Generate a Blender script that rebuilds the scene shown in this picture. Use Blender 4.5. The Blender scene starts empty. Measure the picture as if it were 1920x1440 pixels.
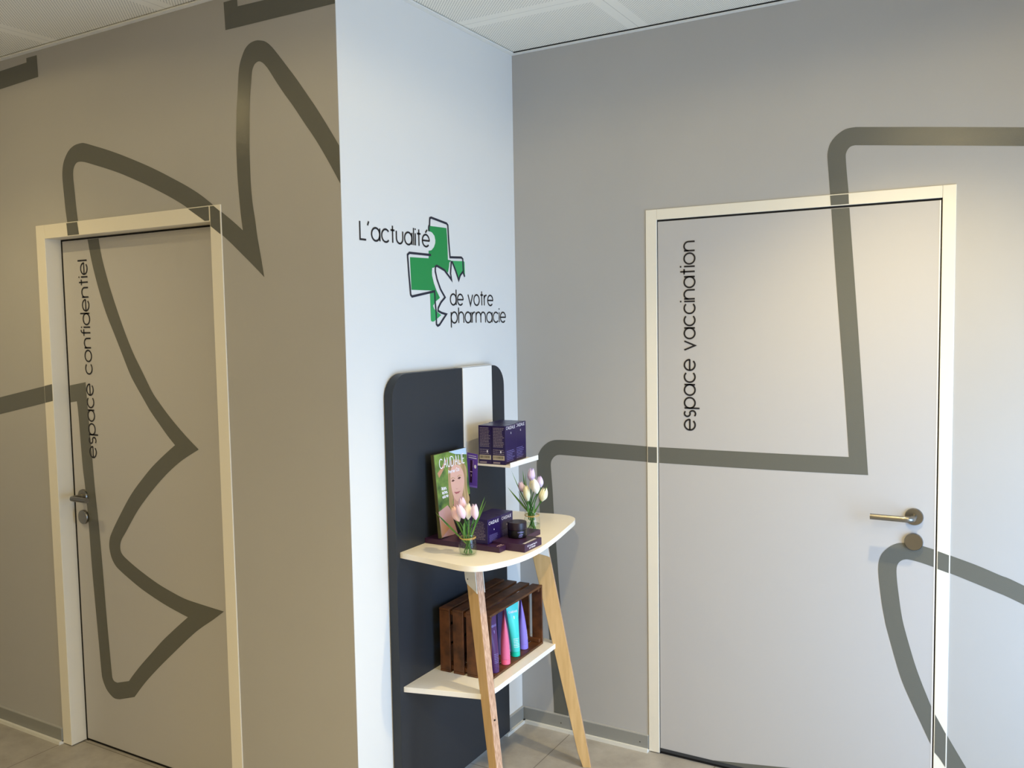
import bpy, bmesh, math, random
from mathutils import Vector, Matrix
from mathutils.geometry import tessellate_polygon

random.seed(7)
sc = bpy.context.scene
COL = sc.collection
PI = math.pi

# ------------------------------------------------------------------ camera, view, world, lights
cam_d = bpy.data.cameras.new('camera')
cam = bpy.data.objects.new('camera', cam_d); COL.objects.link(cam)
cam_d.sensor_width = 36.0
cam_d.lens = 1641.29 / 1920 * 36.0
cam_d.clip_start = 0.05
YAW, PITCH, ROLL = -0.5252, -0.0694, -0.0171
_f = Vector((math.sin(YAW)*math.cos(PITCH), math.cos(YAW)*math.cos(PITCH), math.sin(PITCH)))
_r = _f.cross(Vector((0, 0, 1))).normalized(); _u = _r.cross(_f)
_r2 = _r*math.cos(ROLL) + _u*math.sin(ROLL); _u2 = _u*math.cos(ROLL) - _r*math.sin(ROLL)
_m = Matrix((_r2, _u2, -_f)).transposed().to_4x4(); _m.translation = Vector((1.7869, -3.1263, 1.6792))
cam.matrix_world = _m
sc.camera = cam
vs = sc.view_settings
vs.view_transform = 'Standard'; vs.look = 'None'; vs.gamma = 1.0; vs.use_curve_mapping = False
vs.exposure = 0.18
sc.cycles.use_denoising = True
sc.cycles.max_bounces = 8; sc.cycles.diffuse_bounces = 5; sc.cycles.transparent_max_bounces = 16
sc.cycles.sample_clamp_indirect = 6.0
sc.cycles.blur_glossy = 0.5

W = bpy.data.worlds.new('world'); sc.world = W; W.use_nodes = True
bg = W.node_tree.nodes['Background']
bg.inputs[0].default_value = (0.55, 0.72, 1.0, 1); bg.inputs[1].default_value = 0.5

def area_light(name, loc, direction, sx, sy, power, color, spread=180):
    d = bpy.data.lights.new(name, 'AREA'); d.shape = 'RECTANGLE'; d.size = sx; d.size_y = sy
    d.energy = power; d.color = color; d.spread = math.radians(spread)
    o = bpy.data.objects.new(name, d); COL.objects.link(o); o.location = loc
    o.rotation_euler = Vector(direction).to_track_quat('-Z', 'Z').to_euler()
    return o
# daylight entering through the shopfront glazing on the right
WIN_X, WIN_Y0, WIN_Y1, WIN_Z0, WIN_Z1 = 2.75, -2.1, -0.10, 0.06, 2.30
DAY = (0.42, 0.65, 1.0)
area_light('daylight', (WIN_X + 0.20, (WIN_Y0 + WIN_Y1)/2, 1.2), (-1, 0.0, -0.10), WIN_Y1 - WIN_Y0, 2.2, 15, DAY)   # from the sky
area_light('daylight', (WIN_X + 0.20, (WIN_Y0 + WIN_Y1)/2, 0.7), (-1, 0.0, -0.50), WIN_Y1 - WIN_Y0, 1.2, 73, DAY)   # from the bright pavement
WARM = (1.0, 0.775, 0.37)
# position, [(watts, beam angle, blend)], where
LAMPS = [((1.50, -0.76), [(94, 112, .8)], 'near the vaccination door'), ((-1.55, -1.93), [(26, 130, .75), (5, 176, .12)], 'in front of the consulting door'),
         ((1.42, -2.83), [(132, 130, .75), (34, 176, .12)], 'above the customer area'), ((-1.5, -3.9), [(18, 176, .12)], 'at the back of the shop'),
         ((0.2, -4.6), [(75, 130, .75)], 'near the back wall, added for warm bounce'), ((1.9, -4.7), [(48, 130, .75)], 'in the back right corner of the shop, added for warm bounce'),  # unseen pair added for more warm bounce in the room
         ((2.30, -1.75), [(17, 176, .12)], 'beside the shop window, added to warm the white wall')]  # unseen lamp added to warm the top of the white wall

# ------------------------------------------------------------------ helpers
def lin(c):
    c = c.lstrip('#'); v = [int(c[i:i+2], 16)/255 for i in (0, 2, 4)]
    return tuple(x/12.92 if x <= 0.04045 else ((x+0.055)/1.055)**2.4 for x in v) + (1,)

def mat(name, color, rough=0.5, metal=0.0, spec=0.5, noise=0.0, nscale=20, bump=0.0, bscale=200, coat=0.0, stretch=None, color2=None, trans=0.0, ior=1.45):
    m = bpy.data.materials.new(name); m.use_nodes = True
    nt = m.node_tree; b = nt.nodes['Principled BSDF']
    c = lin(color)
    b.inputs['Base Color'].default_value = c
    b.inputs['Roughness'].default_value = rough; b.inputs['Metallic'].default_value = metal
    b.inputs['Specular IOR Level'].default_value = spec; b.inputs['Coat Weight'].default_value = coat
    b.inputs['Transmission Weight'].default_value = trans; b.inputs['IOR'].default_value = ior
    tc = nt.nodes.new('ShaderNodeTexCoord')
    vec = tc.outputs['Object']
    if stretch:
        mp = nt.nodes.new('ShaderNodeMapping'); mp.inputs['Scale'].default_value = stretch
        nt.links.new(vec, mp.inputs[0]); vec = mp.outputs[0]
    if noise > 0 or color2:
        n = nt.nodes.new('ShaderNodeTexNoise'); n.inputs['Scale'].default_value = nscale; n.inputs['Detail'].default_value = 5
        nt.links.new(vec, n.inputs['Vector'])
        r = nt.nodes.new('ShaderNodeValToRGB')
        r.color_ramp.elements[0].position = 0.3; r.color_ramp.elements[1].position = 0.7
        c2 = lin(color2) if color2 else tuple(x*(1-noise) for x in c[:3]) + (1,)
        r.color_ramp.elements[0].color = c2; r.color_ramp.elements[1].color = c
        nt.links.new(n.outputs['Fac'], r.inputs[0]); nt.links.new(r.outputs[0], b.inputs['Base Color'])
    if bump > 0:
        n2 = nt.nodes.new('ShaderNodeTexNoise'); n2.inputs['Scale'].default_value = bscale; n2.inputs['Detail'].default_value = 2
        nt.links.new(tc.outputs['Object'], n2.inputs['Vector'])
        bp = nt.nodes.new('ShaderNodeBump'); bp.inputs['Strength'].default_value = bump; bp.inputs['Distance'].default_value = 0.001
        nt.links.new(n2.outputs['Fac'], bp.inputs['Height']); nt.links.new(bp.outputs[0], b.inputs['Normal'])
    return m

class MB:
    """collects faces, builds them as one mesh object"""
    def __init__(s): s.v = []; s.f = []; s.mi = []; s.cur = 0
    def add(s, vs, fs):
        o = len(s.v); s.v += [tuple(p) for p in vs]; s.f += [tuple(i+o for i in f) for f in fs]; s.mi += [s.cur]*len(fs)
        return s
    def box(s, x0, x1, y0, y1, z0, z1, M=None):
        p = [Vector((x, y, z)) for z in (z0, z1) for y in (y0, y1) for x in (x0, x1)]
        if M: p = [M @ q for q in p]
        return s.add(p, [(0, 2, 3, 1), (4, 5, 7, 6), (0, 1, 5, 4), (2, 6, 7, 3), (0, 4, 6, 2), (1, 3, 7, 5)])
    def prism(s, poly, a0, a1, fn):
        """poly of 2D points, fn(a, b, depth) -> 3D"""
        n = len(poly)
        vs = [fn(a, b, a0) for a, b in poly] + [fn(a, b, a1) for a, b in poly]
        tri = tessellate_polygon([[Vector((a, b, 0)) for a, b in poly]])
        fs = [tuple(t) for t in tri] + [tuple(i+n for i in reversed(t)) for t in tri]
        fs += [(i, (i+1) % n, (i+1) % n+n, i+n) for i in range(n)]
        return s.add(vs, fs)
    def flat(s, polys, fn, d):
        for poly in polys:
            s.add([fn(a, b, d) for a, b in poly], [tuple(range(len(poly)))])
        return s
    def shape(s, poly, fn, d):
        tri = tessellate_polygon([[Vector((a, b, 0)) for a, b in poly]])
        return s.add([fn(a, b, d) for a, b in poly], [tuple(t) for t in tri])
    def lathe(s, prof, c=(0, 0, 0), n=32, M=None):
        vs = []; fs = []
        for r, z in prof:
            for k in range(n):
                a = 2*PI*k/n; p = Vector((c[0]+r*math.cos(a), c[1]+r*math.sin(a), c[2]+z)); vs.append(M @ p if M else p)
        for i in range(len(prof)-1):
            for k in range(n):
                fs.append((i*n+k, i*n+(k+1) % n, (i+1)*n+(k+1) % n, (i+1)*n+k))
        return s.add(vs, fs)
    def tube(s, path, r, n=10, caps=True):
        P = [Vector(p) for p in path]; R = r if isinstance(r, (list, tuple)) else [r]*len(P)
        vs = []; fs = []; up = Vector((0.13, 0.31, 0.94))
        for i, p in enumerate(P):
            t = (P[min(i+1, len(P)-1)] - P[max(i-1, 0)]).normalized()
            a = t.cross(up).normalized(); b = t.cross(a)
            for k in range(n):
                g = 2*PI*k/n; vs.append(p + (a*math.cos(g) + b*math.sin(g))*R[i])
        for i in range(len(P)-1):
            for k in range(n): fs.append((i*n+k, i*n+(k+1) % n, (i+1)*n+(k+1) % n, (i+1)*n+k))
        if caps: fs += [tuple(range(n))[::-1], tuple(range((len(P)-1)*n, len(P)*n))]
        return s.add(vs, fs)
    def build(s, name, mats, parent=None, smooth=False, bevel=0.0, seg=2, loc=None, recalc=True):
        me = bpy.data.meshes.new(name); me.from_pydata(s.v, [], s.f)
        ms = mats if isinstance(mats, (list, tuple)) else [mats]
        for m in ms: me.materials.append(m)
        for p, i in zip(me.polygons, s.mi): p.material_index = i
        bm = bmesh.new(); bm.from_mesh(me)
        if recalc:
            bmesh.ops.remove_doubles(bm, verts=bm.verts, dist=1e-6)
            bmesh.ops.recalc_face_normals(bm, faces=bm.faces)
        bm.to_mesh(me); bm.free()
        if smooth:
            for p in me.polygons: p.use_smooth = True
        o = bpy.data.objects.new(name, me); COL.objects.link(o)
        if loc:
            me.transform(Matrix.Translation(-Vector(loc))); o.location = loc
        if parent:
            o.parent = parent
            pw = Vector((0, 0, 0)); q = parent
            while q: pw += q.location; q = q.parent
            if loc: o.location = Vector(loc) - pw
            else: me.transform(Matrix.Translation(-pw))
        if bevel > 0:
            b = o.modifiers.new('bevel', 'BEVEL'); b.width = bevel; b.segments = seg; b.limit_method = 'ANGLE'; b.angle_limit = math.radians(40)
        if smooth:
            try: me.set_sharp_from_angle(angle=math.radians(40))
            except Exception: pass
        return o

def tag(o, label=None, cat=None, group=None, kind=None):
    if label: o['label'] = label
    if cat: o['category'] = cat
    if group: o['group'] = group
    if kind: o['kind'] = kind
    return o
def thing(name, loc, label, cat, group=None, kind=None):
    e = bpy.data.objects.new(name, None); COL.objects.link(e); e.location = loc; e.empty_display_size = 0.05
    return tag(e, label, cat, group, kind)
def copy_tree(o, parent=None):
    c = o.copy(); COL.objects.link(c); c.parent = parent
    for ch in list(o.children): copy_tree(ch, c)
    return c

# plane frames: (a, b, distance off the surface) -> world
def on_right(a, b, d): return Vector((a, -d, b))
LY = -1.0564
LEAF_Y = LY + 0.06
def on_left(a, b, d): return Vector((a, LY - d, b))
def on_left_leaf(a, b, d): return Vector((a, LEAF_Y - d, b))
def on_white(a, b, d): return Vector((d, a, b))

# ---- traced outlines and clipping
def smooth_chain(pts, sub=4):
    if len(pts) < 3: return list(pts)
    out = []
    P = [pts[0]] + list(pts) + [pts[-1]]
    for i in range(1, len(P)-2):
        p0, p1, p2, p3 = P[i-1], P[i], P[i+1], P[i+2]
        for k in range(sub):
            t = k/sub
            out.append(tuple(0.5*((2*p1[j]) + (-p0[j]+p2[j])*t + (2*p0[j]-5*p1[j]+4*p2[j]-p3[j])*t*t + (-p0[j]+3*p1[j]-3*p2[j]+p3[j])*t**3) for j in (0, 1)))
    out.append(pts[-1]); return out
def outline(segs):
    out = []
    for s in segs:
        for p in smooth_chain(s):
            if not out or (abs(out[-1][0]-p[0]) + abs(out[-1][1]-p[1])) > 1e-5: out.append(p)
    if (abs(out[0][0]-out[-1][0]) + abs(out[0][1]-out[-1][1])) < 1e-5: out.pop()
    return out
def clip(poly, a0, a1, b0, b1):
    for ax, lim, sg in ((0, a0, 1), (0, a1, -1), (1, b0, 1), (1, b1, -1)):
        res = []
        for i, p in enumerate(poly):
            q = poly[(i+1) % len(poly)]
            dp, dq = sg*(p[ax]-lim), sg*(q[ax]-lim)
            if dp >= 0: res.append(p)
            if dp*dq < 0:
                t = dp/(dp-dq); res.append((p[0]+(q[0]-p[0])*t, p[1]+(q[1]-p[1])*t))
        poly = res
        if len(poly) < 3: return None
    return poly
def stripes(name, shapes, rects, fn, d, material, parent, label=None):
    mb = MB()
    for segs in shapes:
        poly = outline(segs)
        tris = tessellate_polygon([[Vector((a, b, 0)) for a, b in poly]])
        for t in tris:
            tp = [poly[i] for i in t]
            for rc in rects:
                c = clip(tp, *rc)
                if c: mb.flat([c], fn, d)
    o = mb.build(name, material, parent)
    if label: o['label'] = label
    return o

# ---- thin single-line lettering, drawn stroke by stroke
def arc(cx, cy, r, a0, a1, n=14, ry=None):
    ry = r if ry is None else ry
    return [(cx + r*math.cos(math.radians(a0+(a1-a0)*i/n)), cy + ry*math.sin(math.radians(a0+(a1-a0)*i/n))) for i in range(n+1)]
_O = arc(.5, .5, .5, 0, 360, 28)
def _n(dx=0): return [[(dx, 0), (dx, 1)], arc(dx+.42, .58, .42, 180, 0) + [(dx+.84, 0)]]
GL = {
 'a': ([_O, [(1, 0), (1, 1)]], 1), 'c': ([arc(.5, .5, .5, 42, 318, 22)], .9), 'd': ([_O, [(1, 0), (1, 1.42)]], 1),
 'e': ([[(0, .5), (1, .5)] + arc(.5, .5, .5, 0, 318, 24)], 1), 'é': ([[(0, .5), (1, .5)] + arc(.5, .5, .5, 0, 318, 24), [(.45, 1.16), (.72, 1.42)]], 1),
 'f': ([[(.28, 0), (.28, 1.15)] + arc(.55, 1.15, .27, 180, 90, 6), [(0, 1), (.6, 1)]], .55),
 'h': ([[(0, 0), (0, 1.42)], arc(.42, .58, .42, 180, 0) + [(.84, 0)]], .84), 'i': ([[(0, 0), (0, 1)], [(0, 1.26), (0, 1.4)]], .0),
 'l': ([[(0, 0), (0, 1.42)]], 0), 'm': (_n() + [arc(.42+.84, .58, .42, 180, 0) + [(1.68, 0)]], 1.68), 'n': (_n(), .84),
 'o': ([_O], 1), 'p': ([_O, [(0, -.42), (0, 1)]], 1), 'r': ([[(0, 0), (0, 1)], arc(.42, .58, .42, 180, 85, 8)], .45),
 's': ([arc(.33, .74, .27, 40, 270, 12) + arc(.33, .24, .28, 90, -140, 12)[1:]], .62),
 't': ([[(.25, 0), (.25, 1.36)], [(0, 1), (.5, 1)]], .5), 'u': ([[(0, 1), (0, .42)] + arc(.42, .42, .42, 180, 360) + [(.84, 1)]], .84),
 'v': ([[(0, 1), (.42, 0), (.84, 1)]], .84), 'g': ([_O, [(1, 1), (1, 0)] + arc(.55, 0, .45, 0, -150, 10)], 1),
 'x': ([[(0, 0), (.8, 1)], [(0, 1), (.8, 0)]], .8), ' ': ([], .45), '\'': ([[(.05, 1.1), (.2, 1.42)]], .2), ',': ([[(0, -.25), (.1, .08)]], .1),
 'L': ([[(0, 1.36), (0, 0), (.72, 0)]], .72), 'C': ([arc(.68, .7, .68, 45, 315, 24)], 1.15), 'A': ([[(0, 0), (.55, 1.4), (1.1, 0)], [(.2, .5), (.9, .5)]], 1.1),
 'U': ([[(0, 1.4), (0, .45)] + arc(.45, .45, .45, 180, 360) + [(.9, 1.4)]], .9), 'D': ([[(0, 0), (0, 1.4), (.4, 1.4)] + arc(.4, .7, .7, 90, -90) + [(0, 0)]], 1.1),
 'I': ([[(0, 0), (0, 1.4)]], 0), 'E': ([[(.7, 0), (0, 0), (0, 1.4), (.7, 1.4)], [(0, .7), (.6, .7)]], .7), 'N': ([[(0, 0), (0, 1.4), (.9, 0), (.9, 1.4)]], .9),
 'P': ([[(0, 0), (0, 1.4), (.4, 1.4)] + arc(.4, 1.05, .35, 90, -90, 8) + [(0, .7)]], .75), 'R': ([[(0, 0), (0, 1.4), (.4, 1.4)] + arc(.4, 1.05, .35, 90, -90, 8) + [(0, .7)], [(.4, .7), (.8, 0)]], .8),
 '1': ([[(0, 1.1), (.3, 1.4), (.3, 0)]], .3), '°': ([arc(.15, 1.2, .15, 0, 360, 10)], .3), '-': ([[(0, .5), (.5, .5)]], .5),
}
def text_strokes(txt, gap=.24):
    x = 0; out = []
    for ch in txt:
        st, adv = GL[ch]
        out += [[(x+a, b) for a, b in s] for s in st]
        x += adv + gap
    return out, x - gap
def ribbon(pts, w):
    quads = []; n = len(pts); L = []; R = []
    closed = n > 3 and abs(pts[0][0]-pts[-1][0])+abs(pts[0][1]-pts[-1][1]) < 1e-6
    for i in range(n):
        if closed and i in (0, n-1): a, b = pts[-2], pts[1]
        else: a, b = pts[max(i-1, 0)], pts[min(i+1, n-1)]
        p = pts[i]
        d1 = Vector((p[0]-a[0], p[1]-a[1])); d2 = Vector((b[0]-p[0], b[1]-p[1]))
        if d1.length < 1e-9: d1 = d2
        if d2.length < 1e-9: d2 = d1
        d1.normalize(); d2.normalize(); t = d1 + d2
        if t.length < 1e-3: t = d1
        t.normalize(); nrm = Vector((-t.y, t.x)); k = max(.35, nrm.dot(Vector((-d1.y, d1.x))))
        L.append((p[0]+nrm.x*w/2/k, p[1]+nrm.y*w/2/k)); R.append((p[0]-nrm.x*w/2/k, p[1]-nrm.y*w/2/k))
    for i in range(n-1): quads.append([L[i], L[i+1], R[i+1], R[i]])
    return quads
def lettering(mb, txt, xf, d, fn, w, gap=.24):
    """xf maps letter units to surface (a, b); w = stroke width in metres"""
    st, _ = text_strokes(txt, gap)
    for s in st: mb.flat(ribbon([xf(*p) for p in s], w), fn, d)
def fit_text(mb, txt, a0, a1, base, xh, d, fn, w, gap=.24):
    _, width = text_strokes(txt, gap); sx = (a1-a0)/width
    lettering(mb, txt, lambda x, y: (a0+x*sx, base+y*xh), d, fn, w, gap)

# ------------------------------------------------------------------ materials
M = {}
M['wall_grey'] = mat('wall_grey', '#b1afac', 0.62, spec=0.35, bump=0.10, bscale=900, noise=0.03, nscale=3)
M['wall_white'] = mat('wall_white', '#dfdeda', 0.7, spec=0.3, bump=0.05, bscale=700)
M['stripe'] = mat('stripe', '#66665f', 0.17, spec=0.28, bump=0.30, bscale=420)
M['frame'] = mat('frame', '#e8e2d3', 0.38, spec=0.5)
M['leaf'] = mat('leaf', '#b9b7b6', 0.30, spec=0.4, bump=0.08, bscale=700)
M['leaf_edge'] = mat('leaf_edge', '#e9e9ec', 0.4)
M['dark_gap'] = mat('dark_gap', '#0d0b0a', 0.8)
M['seal'] = mat('seal', '#33363a', 0.6)
M['ink'] = mat('ink', '#1d1a1c', 0.5)
M['steel'] = mat('steel', '#8d8a84', 0.30, metal=1.0, bump=0.05, bscale=500)
M['base_grey'] = mat('base_grey', '#8d8d88', 0.5, spec=0.4)
M['base_rim'] = mat('base_rim', '#a9a8a4', 0.5); M['base_white'] = mat('base_white', '#dcdad2', 0.5)
M['green'] = mat('green', '#1f8c48', 0.4); M['green_light'] = mat('green_light', '#35a35c', 0.4)
M['navy'] = mat('navy', '#232636', 0.4)
M['anthracite'] = mat('anthracite', '#292d33', 0.42, spec=0.45, bump=0.05, bscale=500)
M['white_board'] = mat('white_board', '#efece6', 0.35, spec=0.5)
M['top_board'] = mat('top_board', '#f6efe2', 0.38, spec=0.5, noise=0.03, nscale=8)
M['white_metal'] = mat('white_metal', '#e9e8e2', 0.4)
M['ply_face'] = mat('ply_face', '#d6b27c', 0.5, color2='#c49f68', nscale=6, stretch=(10, 10, 1.2))
M['ply_edge'] = mat('ply_edge', '#d3b096', 0.6, color2='#a07a5c', nscale=30, stretch=(9, 9, .6))
M['hole'] = mat('hole', '#14100d', 0.9)
M['crate_wood'] = mat('crate_wood', '#6a4022', 0.5, color2='#3d2411', nscale=9, stretch=(3, 3, 3), bump=0.2, bscale=80)
M['purple_dark'] = mat('purple_dark', '#231547', 0.3, spec=0.5)
M['purple_plum'] = mat('purple_plum', '#39203e', 0.35)
M['violet'] = mat('violet', '#6a4bb0', 0.4)
M['lilac_paper'] = mat('lilac_paper', '#8a70d0', 0.4)
M['label_beige'] = mat('label_beige', '#b9ab93', 0.5)
M['print_tan'] = mat('print_tan', '#8d7f86', 0.5)
M['print_lilac'] = mat('print_lilac', '#8d84c4', 0.4)
M['print_white'] = mat('print_white', '#f2eef6', 0.4)
M['print_pink'] = mat('print_pink', '#e8c8d6', 0.4)
M['jar_lid'] = mat('jar_lid', '#1d0f1e', 0.38, coat=0.0)
M['jar_body'] = mat('jar_body', '#0b090d', 0.3, coat=0.0)
M['tube_plum'] = mat('tube_plum', '#4c2a60', 0.32); M['tube_pink'] = mat('tube_pink', '#e0709c', 0.32)
M['tube_teal'] = mat('tube_teal', '#41d2cf', 0.32); M['tube_lilac'] = mat('tube_lilac', '#8f80dc', 0.32)
M['cap_plum'] = mat('cap_plum', '#472460', 0.3); M['cap_pink'] = mat('cap_pink', '#ff6f96', 0.3)
M['cap_teal'] = mat('cap_teal', '#14cbb2', 0.3); M['cap_lilac'] = mat('cap_lilac', '#9184f0', 0.3)
M['carton_plum'] = mat('carton_plum', '#9a4a78', 0.4); M['carton_lilac'] = mat('carton_lilac', '#8f83c8', 0.4)
M['stem'] = mat('stem', '#3f7a2c', 0.45, noise=0.3, nscale=60); M['blade'] = mat('blade', '#2f6b34', 0.4, color2='#6f9440', nscale=25)
M['twine'] = mat('twine', '#c9a45c', 0.7, bump=0.6, bscale=1500)
M['pink_petal'] = mat('pink_petal', '#f8e6f6', 0.5, color2='#e9c2e4', nscale=45, stretch=(1, 1, .35))
M['peach_petal'] = mat('peach_petal', '#f6d6bf', 0.5, color2='#eec6dd', nscale=45, stretch=(1, 1, .35))
M['lilac_petal'] = mat('lilac_petal', '#efe2f8', 0.5, color2='#d3b6ea', nscale=45, stretch=(1, 1, .35))
M['cream_petal'] = mat('cream_petal', '#fdf9e0', 0.5, color2='#f1e8b4', nscale=45, stretch=(1, 1, .35))
M['white_petal'] = mat('white_petal', '#ffffff', 0.5, color2='#fbf7e4', nscale=45, stretch=(1, 1, .35))
M['skin_print'] = mat('skin_print', '#dcae9f', 0.35, noise=0.06, nscale=14)
M['hair_print'] = mat('hair_print', '#cdb283', 0.35, color2='#8a6a4a', nscale=9, stretch=(1, 8, .6))
M['mauve_print'] = mat('mauve_print', '#b594a8', 0.35, color2='#c69a90', nscale=8)
M['tan_print'] = mat('tan_print', '#b98a6c', 0.35); M['black_print'] = mat('black_print', '#0c0a0c', 0.35)
M['brown_print'] = mat('brown_print', '#5e3b34', 0.35); M['lip_print'] = mat('lip_print', '#a55a60', 0.35); M['shade_print'] = mat('shade_print', '#c29184', 0.35)
M['foliage_print'] = mat('foliage_print', '#86a34c', 0.35, color2='#1f422a', nscale=22)
M['sky_print'] = mat('sky_print', '#bcd3ea', 0.35)
M['paper_edge'] = mat('paper_edge', '#4e4c2c', 0.5)

def glass(name, tint, fac=0.88):
    m = bpy.data.materials.new(name); m.use_nodes = True; nt = m.node_tree; nt.nodes.clear()
    o = nt.nodes.new('ShaderNodeOutputMaterial'); mx = nt.nodes.new('ShaderNodeMixShader')
    t = nt.nodes.new('ShaderNodeBsdfTransparent'); t.inputs[0].default_value = tint
    g = nt.nodes.new('ShaderNodeBsdfGlossy'); g.inputs['Roughness'].default_value = 0.08
    fr = nt.nodes.new('ShaderNodeLayerWeight'); fr.inputs[0].default_value = 0.30
    ge = nt.nodes.new('ShaderNodeNewGeometry'); iv = nt.nodes.new('ShaderNodeMath'); iv.operation = 'SUBTRACT'; iv.inputs[0].default_value = 1.0
    ml = nt.nodes.new('ShaderNodeMath'); ml.operation = 'MULTIPLY'
    nt.links.new(ge.outputs['Backfacing'], iv.inputs[1]); nt.links.new(iv.outputs[0], ml.inputs[0]); nt.links.new(fr.outputs['Fresnel'], ml.inputs[1])
    nt.links.new(ml.outputs[0], mx.inputs[0]); nt.links.new(t.outputs[0], mx.inputs[1]); nt.links.new(g.outputs[0], mx.inputs[2])
    nt.links.new(mx.outputs[0], o.inputs[0]); return m
M['glass'] = glass('glass', (.97, .985, .98, 1)); M['water'] = glass('water', (.90, .94, .86, 1)); M['pane'] = glass('pane', (.97, .98, .98, 1))

def ceiling_material():
    m = mat('ceiling_tile', '#f3f0e4', 0.8, spec=0.2); nt = m.node_tree; b = nt.nodes['Principled BSDF']
    tc = nt.nodes.new('ShaderNodeTexCoord'); sp = nt.nodes.new('ShaderNodeSeparateXYZ'); nt.links.new(tc.outputs['Object'], sp.inputs[0])
    def math_(op, a, b_=None, c_=None):
        n = nt.nodes.new('ShaderNodeMath'); n.operation = op
        for i, v in enumerate((a, b_, c_)):
            if v is None: continue
            if isinstance(v, (int, float)): n.inputs[i].default_value = v
            else: nt.links.new(v, n.inputs[i])
        return n.outputs[0]
    X, Y = sp.outputs[0], sp.outputs[1]
    def dist_to_joint(v, origin, pitch): # distance to the nearest joint line
        return math_('PINGPONG', math_('SUBTRACT', v, origin), pitch/2)
    dx, dy = dist_to_joint(X, 0.553, 0.64), dist_to_joint(Y, -0.389, 0.64)
    joint = math_('LESS_THAN', math_('MINIMUM', dx, dy), 0.0012)
    field = math_('GREATER_THAN', math_('MINIMUM', dx, dy), 0.040)
    P = 0.0125
    def dots(ox, oy):
        a = math_('PINGPONG', math_('ADD', X, ox), P/2); c = math_('PINGPONG', math_('ADD', Y, oy), P/2)
        return math_('LESS_THAN', math_('ADD', math_('MULTIPLY', a, a), math_('MULTIPLY', c, c)), 0.0021**2)
    d = math_('MULTIPLY', math_('MAXIMUM', dots(0, 0), dots(P/2, P/2)), field)
    k = math_('SUBTRACT', 1.0, math_('MAXIMUM', math_('MULTIPLY', d, 0.62), math_('MULTIPLY', joint, 0.35)))
    mx = nt.nodes.new('ShaderNodeVectorMath'); mx.operation = 'SCALE'; mx.inputs[0].default_value = lin('#f3f0e4')[:3]
    nt.links.new(k, mx.inputs['Scale']); nt.links.new(mx.outputs[0], b.inputs['Base Color'])
    return m
M['ceiling'] = ceiling_material()
def floor_material():
    m = mat('floor_tile', '#a8a299', 0.45, spec=0.4); nt = m.node_tree; b = nt.nodes['Principled BSDF']
    tc = nt.nodes.new('ShaderNodeTexCoord')
    n = nt.nodes.new('ShaderNodeTexNoise'); n.inputs['Scale'].default_value = 7; n.inputs['Detail'].default_value = 8; n.inputs['Roughness'].default_value = 0.65
    nt.links.new(tc.outputs['Object'], n.inputs['Vector'])
    r = nt.nodes.new('ShaderNodeValToRGB'); r.color_ramp.elements[0].position = 0.3; r.color_ramp.elements[1].position = 0.75
    r.color_ramp.elements[0].color = lin('#938d84'); r.color_ramp.elements[1].color = lin('#b2aca3'); nt.links.new(n.outputs['Fac'], r.inputs[0])
    mp = nt.nodes.new('ShaderNodeMapping'); mp.inputs['Location'].default_value = (-0.231, 0.41, 0); nt.links.new(tc.outputs['Object'], mp.inputs[0])
    br = nt.nodes.new('ShaderNodeTexBrick'); br.offset = 0.0; br.inputs['Scale'].default_value = 1.0; br.inputs['Brick Width'].default_value = 0.597; br.inputs['Row Height'].default_value = 0.597
    br.inputs['Mortar Size'].default_value = 0.0018; br.inputs['Color1'].default_value = (1, 1, 1, 1); br.inputs['Color2'].default_value = (1, 1, 1, 1); br.inputs['Mortar'].default_value = (.45, .43, .4, 1)
    nt.links.new(mp.outputs[0], br.inputs['Vector'])
    mx = nt.nodes.new('ShaderNodeMix'); mx.data_type = 'RGBA'; mx.blend_type = 'MULTIPLY'; mx.inputs[0].default_value = 1.0
    nt.links.new(r.outputs[0], mx.inputs[6]); nt.links.new(br.outputs['Color'], mx.inputs[7]); nt.links.new(mx.outputs[2], b.inputs['Base Color'])
    return m
M['floor'] = floor_material()
def emis(name, col, s):
    m = bpy.data.materials.new(name); m.use_nodes = True; b = m.node_tree.nodes['Principled BSDF']
    b.inputs['Emission Color'].default_value = col + (1,); b.inputs['Emission Strength'].default_value = s; return m
M['lamp_glow'] = emis('lamp_glow', (1, .8, .55), 12)
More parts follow.
